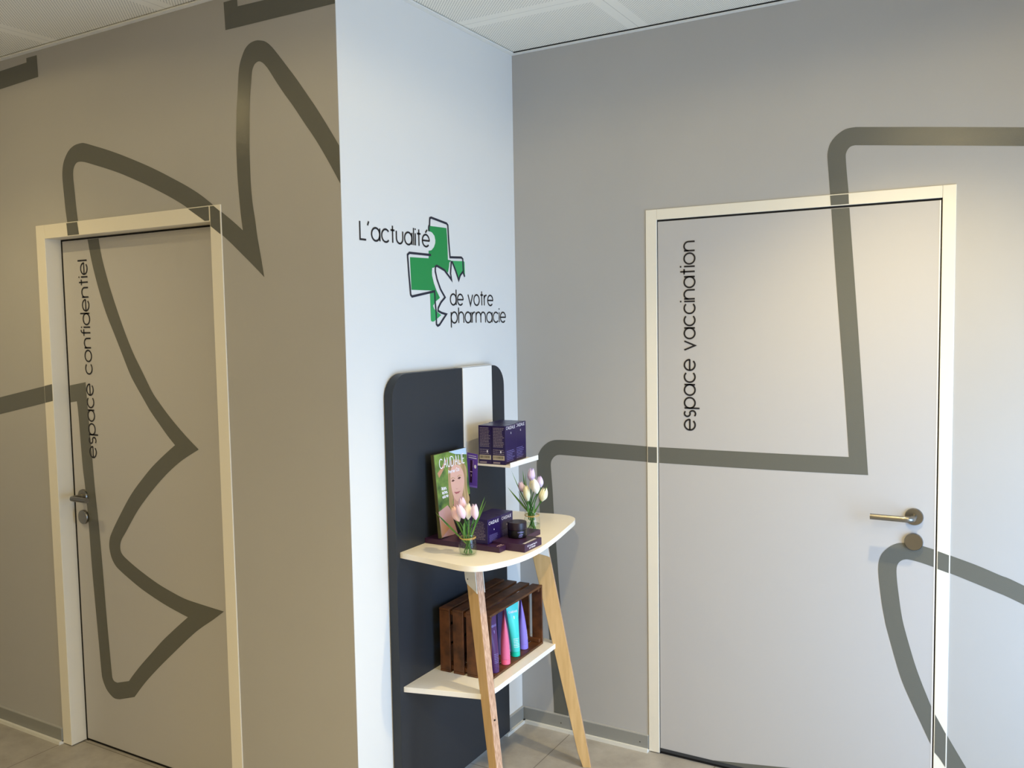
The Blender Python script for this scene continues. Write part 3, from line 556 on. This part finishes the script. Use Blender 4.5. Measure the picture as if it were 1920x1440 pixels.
def leg(top, foot, ang, side):
    ang = math.radians(ang); e = Vector((math.cos(ang), math.sin(ang), 0)); n = Vector((-e.y, e.x, 0))
    mb = MB(); vs = []; N = 16; th = .0125
    rows = []
    for i in range(N+1):
        s = i/N; c = Vector(top).lerp(Vector(foot), s); w = .034 + (.0195-.034)*s
        if s > .975: w *= .80; c = c + e*.003
        rows.append((c - e*w, c + e*w))
    for a, b in rows: vs += [a - n*th, b - n*th, b + n*th, a + n*th]
    # broad faces first material, edges second
    for i in range(N):
        o = i*4
        mb.cur = 0; mb.add([vs[o], vs[o+1], vs[o+5], vs[o+4]], [(0, 1, 2, 3)]); mb.add([vs[o+2], vs[o+3], vs[o+7], vs[o+6]], [(0, 1, 2, 3)])
        mb.cur = 1; mb.add([vs[o+1], vs[o+2], vs[o+6], vs[o+5]], [(0, 1, 2, 3)]); mb.add([vs[o+3], vs[o], vs[o+4], vs[o+7]], [(0, 1, 2, 3)])
    mb.cur = 1; mb.add(vs[:4], [(0, 1, 2, 3)]); mb.add(vs[-4:], [(0, 1, 2, 3)])
    lg = mb.build('leg', [M['ply_face'], M['ply_edge']], st, bevel=.0015); lg['label'] = 'tapered plywood leg ' + side
    # white folded bracket on both broad faces
    br = MB()
    for sg in (-1, 1):
        o = n*(th + .0012)*sg; k = Vector(foot)-Vector(top); k = k/abs(k.z)
        T = Vector(top); w = .0355
        z0, z1, zc = 0.0, .092, .105
        outer = [T - e*w, T + e*w, T + k*zc + e*(w-.004), T + k*(zc-.004) + e*(w-.012), T + k*z1*.93 - e*(w-.008), T + k*z1*.80 - e*(w-.001)]
        a = [p + o for p in outer]; b = [p + o + n*.002*sg for p in outer]; m_ = len(outer)
        br.add(a+b, [tuple(range(m_)), tuple(range(m_, 2*m_))[::-1]] + [(i, (i+1) % m_, (i+1) % m_+m_, i+m_) for i in range(m_)])
    br.build('bracket', M['white_metal'], lg, bevel=.0005)['label'] = 'white steel bracket'
    for sg in (-1, 1):
        c = Vector(top) + (Vector(foot)-Vector(top))*.068/.905 - e*.018 + n*sg*(th+.0034)
        mm = Matrix.Translation(c) @ n.to_track_quat('Z', 'Y').to_matrix().to_4x4()
        MB().lathe([(0, 0), (.0028, 0)], n=12, M=mm).build('screw', M['hole'], lg)
    c = Vector(top).lerp(Vector(foot), .552); w = .034 + (.0195-.034)*.552
    mm = Matrix.Translation(c + e*(w+.0009)) @ e.to_track_quat('Z', 'Y').to_matrix().to_4x4()
    MB().lathe([(0, 0), (.0035, 0)], n=12, M=mm).build('screw_hole', M['hole'], lg)
    return lg
leg((.249, -.752, .9125), (.397, -.823, 0), -25, 'nearer the left door')
leg((.238, -.296, .9125), (.400, -.221, 0), 25, 'nearer the vaccination door')

# ------------------------------------------------------------------ things on the stand
def carton(name, M4, sx, sy, sz, body, label, cat, group=None):
    t = thing(name, M4.translation, label, cat, group)
    t.rotation_euler = M4.to_euler()
    return t
def local_box(parent, name, x0, x1, y0, y1, z0, z1, m, bevel=.0006):
    mb = MB().box(x0, x1, y0, y1, z0, z1); me_o = mb.build(name, m, None, bevel=bevel); me_o.parent = parent; return me_o
def local_mesh(parent, mb, name, m, **k):
    o = mb.build(name, m, None, **k); o.parent = parent; return o
random.seed(3)
def text_block(mb, fn, a0, a1, b0, b1, rows, d, th=.35, ragged=.35):
    h = (b1-b0)/rows
    for i in range(rows):
        z = b1 - (i+.5)*h; x = a0; end = a1 - random.random()*ragged*(a1-a0)
        while x < end:
            w = min(random.uniform(.08, .3)*(a1-a0), end-x)
            mb.flat([[(x, z-h*th/2), (x+w, z-h*th/2), (x+w, z+h*th/2), (x, z+h*th/2)]], fn, d); x += w + .025*(a1-a0)

def serum_box(name, loc, rz, sx, sy, sz, label, group, tall=True):
    """front (+X face) carries the brand name, near side (-Y face) the small print; origin at the base centre"""
    t = thing(name, loc, label, 'box', group); t.rotation_euler = (0, 0, math.radians(rz))
    local_box(t, 'carton', -sx/2, sx/2, -sy/2, sy/2, 0, sz, M['purple_dark'], .0009)
    fx = lambda a, b, d: Vector((sx/2+d, a, b)); fy = lambda a, b, d: Vector((a, -sy/2-d, b))
    mb = MB(); xh = .0075 if tall else .0068
    fit_text(mb, 'CAUDALIE', -sy*.40, sy*.36, sz*.90 if tall else sz*.78, xh, .0003, fx, .0013, .36)
    mb.flat([[(-.0015, sz*.77 if tall else sz*.5), (.0015, sz*.77 if tall else sz*.5), (.001, sz*.82 if tall else sz*.56), (-.001, sz*.82 if tall else sz*.56)]], fx, .0003)
    local_mesh(t, mb, 'lettering', M['print_white'])
    mb = MB(); text_block(mb, fx, -sy*.38, sy*.30, sz*.06, sz*.36, 7, .0003, .22); local_mesh(t, mb, 'small_print', M['print_lilac'])
    mb = MB()
    if tall:
        text_block(mb, fy, -sx*.40, sx*.42, sz*.44, sz*.96, 13, .0003, .42, .2); local_mesh(t, mb, 'small_print', M['print_tan']); mb = MB()
        text_block(mb, fy, -sx*.42, sx*.42, sz*.25, sz*.40, 3, .0003, .3); local_mesh(t, mb, 'small_print', M['print_tan'])
        mb = MB().flat([[(-sx*.42, sz*.02), (sx*.1, sz*.02), (sx*.1, sz*.065), (-sx*.42, sz*.065)]], fy, .0003)
    else:
        text_block(mb, fy, -sx*.42, sx*.42, sz*.16, sz*.92, 12, .0003, .3, .15)
    local_mesh(t, mb, 'small_print', M['print_tan'])
    if tall:
        lb = MB().flat([[(-sx*.44, sz*.115), (sx*.43, sz*.115), (sx*.43, sz*.235), (-sx*.44, sz*.235)]], fy, .0004)
        l = local_mesh(t, lb, 'price_label', M['label_beige'])
        bc = MB(); x = -sx*.38
        while x < sx*.34:
            w = random.choice((.0006, .001, .0015)); bc.flat([[(x, sz*.15), (x+w, sz*.15), (x+w, sz*.215), (x, sz*.215)]], fy, .0006); x += w + random.choice((.0008, .0014, .002))
        local_mesh(t, bc, 'barcode', M['ink'])
        pw = MB().flat([[(sx*.12, sz*.30), (sx*.20, sz*.30), (sx*.20, sz*.36), (sx*.12, sz*.36)]], fy, .0005); local_mesh(t, pw, 'symbol', M['print_white'])
    return t
zb = 1.1753
g = 'serum boxes on the upper shelf'
serum_box('serum_box', (.185, -.424, zb), 3, .054, .090, .139, 'tall dark purple box, front right of the four on the small upper shelf', g)
serum_box('serum_box', (.130, -.426, zb), 3, .054, .090, .139, 'tall dark purple box, front left of the four on the small upper shelf', g)
serum_box('serum_box', (.172, -.331, zb), 3, .054, .090, .139, 'tall dark purple box, back right of the four, facing the vaccination door', g)
serum_box('serum_box', (.117, -.333, zb), 3, .054, .090, .139, 'tall dark purple box, back left of the four, mostly hidden', g)

# sample card hanging at the near end of the upper shelf
t = thing('sample_card', (.085, -.477, 1.21), 'small violet card picturing a serum bottle hanging beside the upper shelf', 'card')
fc = lambda a, b, d: Vector((a, -.4775-d, b))
q = [(.0585, 1.2135), (.1035, 1.2085), (.0985, 1.085), (.0525, 1.088)]
MB().prism(q, 0, .0008, lambda a, b, d: fc(a, b, -d)).build('card', M['violet'], t)
for q_ in ([(.0640, 1.198), (.0990, 1.194), (.0988, 1.191), (.0640, 1.195)], [(.0625, 1.205), (.0975, 1.201), (.0975, 1.199), (.0625, 1.203)]):
    MB().flat([q_], fc, .0006).build('small_print', M['print_white'], t)
MB().flat([[(.0718, 1.187), (.0812, 1.186), (.0798, 1.146), (.0704, 1.147)], [(.0705, 1.1475), (.0799, 1.1465), (.0770, 1.103), (.0672, 1.104)]], fc, .0004).build('printed_bottle', M['purple_plum'], t)
MB().flat([[(.0700, 1.1455), (.0802, 1.1445), (.0800, 1.142), (.0698, 1.143)], [(.0835, 1.186), (.0845, 1.186), (.0835, 1.160), (.0825, 1.160)], [(.0735, 1.134), (.0755, 1.134), (.0750, 1.126), (.0738, 1.126)]], fc, .0005).build('small_print', M['print_pink'], t)
MB().shape([(.0925+.0048*math.cos(a), 1.163+.007*math.sin(a)) for a in [2*PI*i/20 for i in range(20)]], fc, .0007).build('round_sticker', M['print_white'], t)
MB().flat([[(.0528, 1.095), (.0986, 1.092), (.0985, 1.0852), (.0525, 1.0882)]], fc, .0006).build('lower_band', M['lilac_paper'], t)

# purple display tray with raised block
tr = thing('display_tray', (.187, -.58, .932), 'dark purple cardboard display tray with a raised block, lying on the tabletop', 'display tray')
MB().prism([(PX+.001, -.722), (.336, -.722), (.336, -.683), (.336, -.440), (PX+.001, -.440)], .9325, .950, lambda a, b, d: Vector((a, b, d))).build('tray_base', M['purple_plum'], tr, bevel=.0008)
blk = MB().box(.2865, .408, -.682, -.566, .9326, .9580).build('raised_block', M['purple_plum'], tr, bevel=.0008)
fx = lambda a, b, d: Vector((.408+d, a, b)); fz = lambda a, b, d: Vector((a, b, d))
mb = MB(); fit_text(mb, 'N°1 premium', -.664, -.600, .9465, .0038, .0004, fx, .0012, .3); fit_text(mb, 'en france', -.652, -.612, .9385, .0038, .0004, fx, .0012, .3)
for k in range(16):
    y = -.672 + k*.0052; mb.flat([[(.3935, y), (.4035, y+.0003), (.4035, y+.0033), (.3935, y+.003)]], fz, .9584)
mb.build('lettering', M['print_white'], tr)
mb = MB()
for k in range(8):
    y = -.712 + k*.0045; mb.flat([[(.318, y), (.322, y), (.322, y+.003), (.318, y+.003)]], fz, .9504); mb.flat([[(.327, y), (.330, y), (.330, y+.0025), (.327, y+.0025)]], fz, .9504)
for k in range(6):
    y = -.560 + k*.0045; mb.flat([[(.318, y), (.328, y), (.328, y+.003), (.318, y+.003)]], fz, .9504)
mb.build('small_print', M['print_pink'], tr)

g = 'cream boxes on the display tray'
serum_box('cream_box', (.242, -.667, .9506), 0, .082, .082, .082, 'square purple box on the tray, nearer of two, dense small print on its side', g, False)
serum_box('cream_box', (.242, -.583, .9506), 0, .082, .082, .082, 'square purple box on the tray, directly behind the nearer square box', g, False)

t = thing('cream_jar', (.331, -.596, .9583), 'round blackish purple cream jar standing on the raised tray block', 'jar')
c = (.331, -.596, .9583)
MB().lathe([(0, 0), (.0300, 0), (.0318, .002), (.0322, .010), (.0322, .0265), (0, .0265)], c, 48).build('jar_body', M['jar_body'], t, smooth=True)
MB().lathe([(0, .0275), (.0322, .0275), (.0326, .030), (.0326, .050), (.0314, .0525), (0, .0525)], c, 48).build('lid', M['jar_lid'], t, smooth=True)
mb = MB()
def jarfn(a, b, d):
    an = -.72 + a/.0322; return Vector((c[0]+(.0325+d)*math.cos(an), c[1]+(.0325+d)*math.sin(an), c[2]+b))
fit_text(mb, 'CAUDALIE', -.0090, .0120, .0200, .0022, .0004, jarfn, .0006, .3)
fit_text(mb, 'premier', -.0040, .0090, .0115, .0024, .0004, jarfn, .0008, .3)
text_block(mb, jarfn, -.006, .010, .004, .0095, 2, .0004, .3)
mb.build('lettering', M['print_lilac'], t)

# brochure stand with a portrait --------------------------------------------------
O_ = Vector((.099, -.712, .9515)); U_ = Vector((0, 1, 0)); V_ = Vector((-.024, 0, .283)).normalized(); N_ = U_.cross(V_)
if N_.x < 0: N_ = -N_
def onb(a, b, d): return O_ + U_*a + V_*b + N_*d
t = thing('brochure', O_ + U_*.1, 'tall advertising board with a portrait of a smiling blonde woman, leaning on the panel', 'advertising board')
def pr(name, poly, m, d, parent=t):
    return MB().shape(poly, onb, d).build(name, m, parent)
MB().prism([(.0005, .0), (.2005, .0), (.2005, .2862), (.0005, .2862)], -.0125, 0, onb).build('board', M['paper_edge'], t, bevel=.0008)
cv = MB().flat([[(.0012, .0006), (.2, .0006), (.2, .2856), (.0012, .2856)]], onb, .0009).build('cover', M['foliage_print'], t); cv['label'] = 'green blurred garden picture'
pr('printed_sky', [(.09, .2856), (.2, .2856), (.2, .262), (.17, .266), (.13, .272)], M['sky_print'], .0010, cv)
pr('printed_path', [(.012, .222), (.03, .232), (.07, .262), (.078, .258), (.045, .225), (.02, .205)], M['tan_print'], .0010, cv)
ph = t
pr('printed_clothes', [(.0015, .001), (.0015, .012), (.060, .10), (.12, .10), (.2, .12), (.2, .001)], M['black_print'], .0011, ph)
pr('printed_clothes', SHOULDER, M['mauve_print'], .0012, ph); pr('printed_arm', SKIN, M['tan_print'], .0013, ph)
def sm(p, s=3):
    q_ = list(p) + [p[0]]; return smooth_chain(q_, s)[:-1]
pr('printed_neck', NECK, M['shade_print'], .0014, ph)
hr = pr('printed_hair', [(min(.198, a), b) for a, b in sm(HAIR)], M['hair_print'], .0013, ph)
fa = pr('printed_face', sm(FACE), M['skin_print'], .0016, ph); fa['label'] = 'printed face of a smiling woman'
for pl, m, n_ in ((EYE_A, 'brown_print', 'printed_eye'), (EYE_B, 'brown_print', 'printed_eye'), (BROW_A, 'hair_print', 'printed_brow'), (BROW_B, 'hair_print', 'printed_brow'), (NOSE, 'shade_print', 'printed_nose'), (MOUTH, 'lip_print', 'printed_mouth')):
    pr(n_, pl, M[m], .0019, fa)
mb = MB()
fit_text(mb, 'CAUDALIE', .027, .181, .2345, .0235, .0021, onb, .0034, .42)
fit_text(mb, 'Premier', .077, .118, .2115, .0070, .0021, onb, .0020, .22); fit_text(mb, 'Cru', .124, .143, .2115, .0090, .0021, onb, .0022, .22)
fit_text(mb, 'Rides,', .027, .056, .1610, .0070, .0021, onb, .0022, .24); fit_text(mb, 'taches,', .027, .060, .1470, .0070, .0021, onb, .0022, .24); fit_text(mb, 'volume', .027, .062, .1330, .0070, .0021, onb, .0022, .24)
mb.build('lettering', M['print_white'], t)['label'] = 'white brand name and small slogan'

# ------------------------------------------------------------------ vases and tulips
def vase(loc, label):
    t = thing('glass_vase', loc, label, 'vase', 'glass vases of tulips')
    P_ = [(0, 0), (.0250, 0), (.0285, .004), (.0298, .014), (.0300, .030), (.0290, .044), (.0258, .054), (.0248, .059), (.0262, .0615), (.0272, .0665), (.0262, .070),
          (.0240, .070), (.0232, .064), (.0228, .058), (.0268, .043), (.0278, .030), (.0276, .014), (.0262, .006), (.0225, .0035), (0, .0035)]
    MB().lathe(P_, loc, 40).build('jar', M['glass'], t, smooth=True)
    MB().lathe([(0, .0040), (.0222, .0040), (.0258, .0065), (.0270, .014), (.0272, .026), (0, .026)], loc, 40).build('water', M['water'], t, smooth=True)
    tw = MB()
    for k in range(3): tw.tube([(loc[0]+.0262*math.cos(a), loc[1]+.0262*math.sin(a), loc[2]+.0555+.0016*k+.001*math.sin(2*a+k)) for a in [2*PI*i/32 for i in range(33)]], .0007, 6, False)
    tw.build('twine', M['twine'], t, smooth=True)
    return t
V1 = (.254, -.784, .9322); V2 = (.283, -.404, .9322)
vase(V1, 'small glass jar vase holding pink tulips at the near corner of the tabletop')
vase(V2, 'small glass jar vase holding white and lilac tulips at the far end of the tabletop')

def petal_head(base, tip, R, m_, parent, seed, openness=.55):
    rnd = random.Random(seed); base = Vector(base); tip = Vector(tip); ax = (tip-base); L = ax.length; ax.normalize(); R *= 1.12; L *= 1.04
    a = ax.cross(Vector((.3, .5, .1))).normalized(); b = ax.cross(a)
    prof = lambda s: R*((.18 + 1.02*math.sin(min(1, s/.42)*PI/2)) if s < .42 else 1.2 - (1.2-openness)*((s-.42)/.58)**1.7)/1.2
    mb = MB()
    for k in range(6):
        ph0 = k*PI/3 + rnd.uniform(-.1, .1); sc = 1.0 if k % 2 else .90; LL = L*(rnd.uniform(.92, 1.02) if k % 2 else rnd.uniform(.90, 1.0))
        NS, NT = 12, 7; vs = []; fs = []
        for i in range(NS+1):
            s = i/NS; half = math.radians(46)*(1 - max(0, (s-.55)/.45)**2.2)*(.55+.45*min(1, s/.25)); r = prof(s)*sc
            for j in range(NT):
                u = -1 + 2*j/(NT-1); ang = ph0 + half*u; rr = r*(1 - .06*u*u)
                vs.append(base + ax*(s*LL - .02*L*abs(u)*s) + (a*math.cos(ang) + b*math.sin(ang))*rr)
        for i in range(NS):
            for j in range(NT-1): fs.append((i*NT+j, i*NT+j+1, (i+1)*NT+j+1, (i+1)*NT+j))
        mb.add(vs, fs)
    return mb.build('petals', m_, parent, smooth=True)
def bez(p0, p1, p2, n=12):
    return [p0*(1-t_)**2 + p1*2*t_*(1-t_) + p2*t_*t_ for t_ in [i/n for i in range(n+1)]]
def blade(root, mid, tip, w, parent, tw=0.0):
    P_ = bez(Vector(root), Vector(mid), Vector(tip), 14); vs = []; fs = []
    view = Vector((.5, -.83, .2)).normalized()
    for i, p in enumerate(P_):
        t_ = (P_[min(i+1, 14)]-P_[max(i-1, 0)]).normalized(); sd = t_.cross(view).normalized(); sd = Matrix.Rotation(tw, 3, t_) @ sd; up = sd.cross(t_)
        s = i/14; ww_ = w*(.45+.9*s if s < .45 else .855*(1-((s-.45)/.55)**1.6) + .02)
        vs += [p - sd*ww_ + up*ww_*.35, p, p + sd*ww_ + up*ww_*.35]
    for i in range(14):
        for j in range(2): fs.append((i*3+j, i*3+j+1, i*3+j+4, i*3+j+3))
    mb = MB().add(vs, fs); return mb.build('leaf', M['blade'], parent, smooth=True)
def tulip(vs_, k, tip, base, petal, col, label, group, leaves=(), R=.0125):
    V = Vector(vs_); an = k*2.4; inner = V + Vector((.014*math.cos(an), .014*math.sin(an), .006))
    t = thing('tulip', inner, label, 'tulip', group)
    neck = V + Vector((.012*math.cos(an+2.5), .012*math.sin(an+2.5), .060))
    B = Vector(base)
    pth = bez(inner, (inner+neck)/2, neck, 5)[:-1] + bez(neck, neck*.5 + B*.5 + Vector((0, 0, .012)), B, 9)
    MB().tube(pth, .0019, 8).build('stem', M['stem'], t, smooth=True)
    petal_head(base, tip, R, M[petal], t, k)
    for (lt, bend, w, tw_) in leaves:
        r_ = neck + Vector((0, 0, -.02)); md = (r_*.45 + Vector(lt)*.55) + Vector(bend); blade(r_, md, lt, w, t, tw_)
    return t
g1 = 'pink tulips in the near vase'; g2 = 'white and lilac tulips in the far vase'
tulip(V1, 0, (.2245, -.772, 1.1185), (.2317, -.772, 1.0705), 'pink_petal', 0, 'pale pink tulip, topmost in the near vase', g1, [((.187, -.79, 1.0890), (0, 0, .004), .0036, .2)])
tulip(V1, 1, (.2016, -.789, 1.0865), (.2264, -.789, 1.0392), 'peach_petal', 0, 'peach tinged tulip leaning left in the near vase', g1, [((.1310, -.79, 1.0625), (0, 0, .0), .0040, -.2)], .0135)
tulip(V1, 2, (.2314, -.804, 1.1000), (.2541, -.802, 1.0540), 'pink_petal', 0, 'pink tulip, frontmost and central in the near vase', g1, (), .0135)
tulip(V1, 3, (.2578, -.784, 1.1030), (.2574, -.784, 1.0480), 'white_petal', 0, 'whitish pink tulip right of centre in the near vase', g1, [((.2500, -.80, 1.040), (0, -.004, .004), .0040, .5), ((.262, -.812, 1.048), (0, -.004, .004), .0036, .4)])
tulip(V1, 4, (.2709, -.764, 1.0980), (.2668, -.764, 1.0508), 'pink_petal', 0, 'pink tulip at the back of the near vase', g1, [((.3200, -.78, 1.1285), (0, 0, .006), .0034, .1), ((.248, -.775, 1.030), (0, 0, 0), .0036, .2)])
tulip(V1, 5, (.2873, -.792, 1.1030), (.2911, -.792, 1.0520), 'pink_petal', 0, 'pink tulip at the right of the near vase', g1, [((.3310, -.79, 1.1170), (0, 0, .002), .0034, .0), ((.276, -.806, 1.060), (0, -.004, 0), .0038, .2)], .0115)
tulip(V2, 0, (.2795, -.394, 1.1590), (.2765, -.394, 1.1090), 'lilac_petal', 0, 'lilac tulip, topmost in the far vase', g2, [((.2476, -.404, 1.1500), (-.006, 0, .0), .0042, .2)], .0130)
tulip(V2, 1, (.3063, -.384, 1.1300), (.3100, -.384, 1.0883), 'lilac_petal', 0, 'lilac tulip at the upper right of the far vase', g2, [((.3520, -.404, 1.1125), (0, 0, -.01), .0022, .1)], .0110)
tulip(V2, 2, (.2357, -.404, 1.1084), (.2505, -.404, 1.0695), 'lilac_petal', 0, 'lilac tulip leaning left in the far vase', g2, [((.1835, -.404, 1.0825), (0, 0, -.002), .0044, -.2), ((.2010, -.404, 1.1445), (-.004, 0, -.01), .0024, .1)], .0120)
tulip(V2, 3, (.3000, -.419, 1.1237), (.3135, -.419, 1.0718), 'white_petal', 0, 'large white tulip in the middle of the far vase', g2, [((.278, -.420, 1.040), (0, -.003, 0), .0040, .3), ((.2586, -.404, 1.1440), (-.004, 0, 0), .0030, .2)], .0155)
tulip(V2, 4, (.3420, -.409, 1.0955), (.3268, -.409, 1.0438), 'cream_petal', 0, 'creamy white tulip leaning right in the far vase', g2, [((.302, -.418, 1.045), (0, -.003, 0), .0040, .2)], .0145)
tulip(V2, 5, (.2666, -.416, 1.1000), (.2741, -.416, 1.0405), 'cream_petal', 0, 'yellowish cream tulip at the front left of the far vase', g2, [((.225, -.404, 1.075), (0, 0, 0), .0024, .2)], .0125)
tulip(V2, 6, (.2800, -.389, 1.1222), (.2835, -.389, 1.0749), 'cream_petal', 0, 'yellowish tulip behind the white tulip in the far vase', g2, [((.318, -.41, 1.035), (0, 0, 0), .0036, .2)], .0130)

# ------------------------------------------------------------------ crate with tubes on the lower shelf
CL = Vector((.068, -.690, .4774)); CR = Matrix.Translation(CL) @ Matrix.Rotation(math.radians(1.2), 4, 'Z')
ct = thing('wooden_crate', CL + Vector((.1, .2, 0)), 'dark stained slatted wooden crate lying open on the lower shelf', 'crate')
D_, L_, Hc = .204, .388, .225; sw, gp, th = .0415, .0127, .0085
for k in range(4):
    x0 = k*(sw+gp)
    MB().box(x0, x0+sw, 0, L_, Hc-th, Hc, CR).build('slat', M['crate_wood'], ct, bevel=.0012)
    MB().box(x0, x0+sw, 0, L_, 0, th, CR).build('slat', M['crate_wood'], ct, bevel=.0012)
    MB().box(x0, x0+sw, .0005, th, th+.0004, Hc-th-.0004, CR).build('end_slat', M['crate_wood'], ct, bevel=.0012)
    MB().box(x0, x0+sw, L_-th, L_-.0005, th+.0004, Hc-th-.0004, CR).build('end_slat', M['crate_wood'], ct, bevel=.0012)
for k in range(3):
    z0 = th+.004 + k*.0705
    MB().box(.001, th-.001, th+.001, L_-th-.001, z0, z0+.060, CR).build('bottom_board', M['crate_wood'], ct, bevel=.0012)
for y0 in (th+.0003, L_-th-.0143):
    for z0 in (th+.0006, Hc-th-.0146):
        MB().box(th+.001, D_-.006, y0, y0+.014, z0, z0+.014, CR).build('batten', M['crate_wood'], ct, bevel=.0012)

zt = .4774 + th + .0006
def carton_plain(loc, sx, sy, sz, m_, label):
    t = thing('carton', loc, label, 'box'); x, y, z = loc
    MB().box(x-sx/2, x+sx/2, y-sy/2, y+sy/2, z, z+sz).build('box_body', M[m_], t, bevel=.0008)
    mb = MB(); fn = lambda a, b, d: Vector((x+sx/2+d, a, b)); fit_text(mb, 'CAUDALIE', y-sy*.38, y+sy*.36, z+sz*.90, .0055, .0004, fn, .0013, .3); mb.build('lettering', M['print_lilac'], t)
carton_plain((.196, -.612, zt), .040, .050, .196, 'carton_plum', 'plum pink carton behind the dark purple tube in the crate')
carton_plain((.180, -.548, zt), .046, .052, .200, 'purple_dark', 'dark purple carton behind the pink tube in the crate')
carton_plain((.190, -.462, zt), .036, .056, .203, 'carton_lilac', 'lilac carton behind the turquoise tube in the crate')
def squeeze_tube(loc, ang, h, body, cap, label, name=True, ink='print_lilac', R=.0165, cw=.0245, lean=0):
    x, y, z = loc; t = thing('squeeze_tube', loc, label, 'cosmetic tube', 'cosmetic tubes in the crate')
    e = Vector((math.cos(ang), math.sin(ang), 0)); n = Vector((e.y, -e.x, 0)); lv = Vector((-.005, -.02*lean, 0))
    if n.x < 0 and abs(n.x) > .2: n = -n
    C0 = Vector(loc)
    MB().lathe([(0, 0), (R-.0008, 0), (R, .0008), (R, .0165), (R-.0008, .0173), (0, .0173)], loc, 36).build('cap', M[cap], t, smooth=True)
    def ab(s): k = s**1.15; return R*(1-k) + cw*k, max(.0007, R*(1-s**2.1))
    def surf(phi, s):
        a_, b_ = ab(s); return C0 + lv*s + Vector((0, 0, .018 + s*(h-.018))) + e*a_*math.cos(phi) + n*b_*math.sin(phi)
    vs = []; fs = []; NS, NP = 20, 36
    for i in range(NS+1):
        for k in range(NP): vs.append(surf(2*PI*k/NP, min(1, i/NS)))
    for i in range(NS):
        for k in range(NP): fs.append((i*NP+k, i*NP+(k+1) % NP, (i+1)*NP+(k+1) % NP, (i+1)*NP+k))
    o = len(vs)
    for k in range(NP): vs.append(surf(2*PI*k/NP, 1) + Vector((0, 0, .008)))
    for k in range(NP): fs.append((NS*NP+k, NS*NP+(k+1) % NP, o+(k+1) % NP, o+k))
    fs.append(tuple(range(o, o+NP)))
    MB().add(vs, fs).build('tube_body', M[body], t, smooth=True)
    def fn(a, b, d):
        a_, b_ = ab(b); phi = PI/2 - math.asin(max(-.98, min(.98, a/a_))); return surf(phi, b) + n*(d + .0002)
    mb = MB()
    if name:
        fit_text(mb, 'CAUDALIE', -.0180, .0180, .83, .030, .0004, fn, .0013 if False else .0018, .3)
        mb.flat([[(-.001, .70), (.001, .70), (.0018, .76), (-.0018, .76)]], fn, .0004)
    text_block(mb, fn, -.0120, .0110, .09, .30, 6, .0004, .25)
    mb.build('lettering', M[ink], t)
    return t
ca = math.radians
squeeze_tube((.2500, -.628, zt), ca(82), .186, 'tube_plum', 'cap_plum', 'dark purple squeeze tube, nearest in the crate', lean=.2)
squeeze_tube((.2480, -.548, zt), ca(128), .186, 'tube_pink', 'cap_pink', 'pink squeeze tube between the purple and turquoise tubes', False, 'print_pink')
squeeze_tube((.2420, -.468, zt), ca(62), .190, 'tube_teal', 'cap_teal', 'turquoise squeeze tube with white name', True, 'print_white', cw=.026, lean=.6)
squeeze_tube((.2330, -.392, zt), ca(126), .196, 'tube_lilac', 'cap_lilac', 'lilac squeeze tube, farthest in the crate', False, 'print_white', lean=.6)
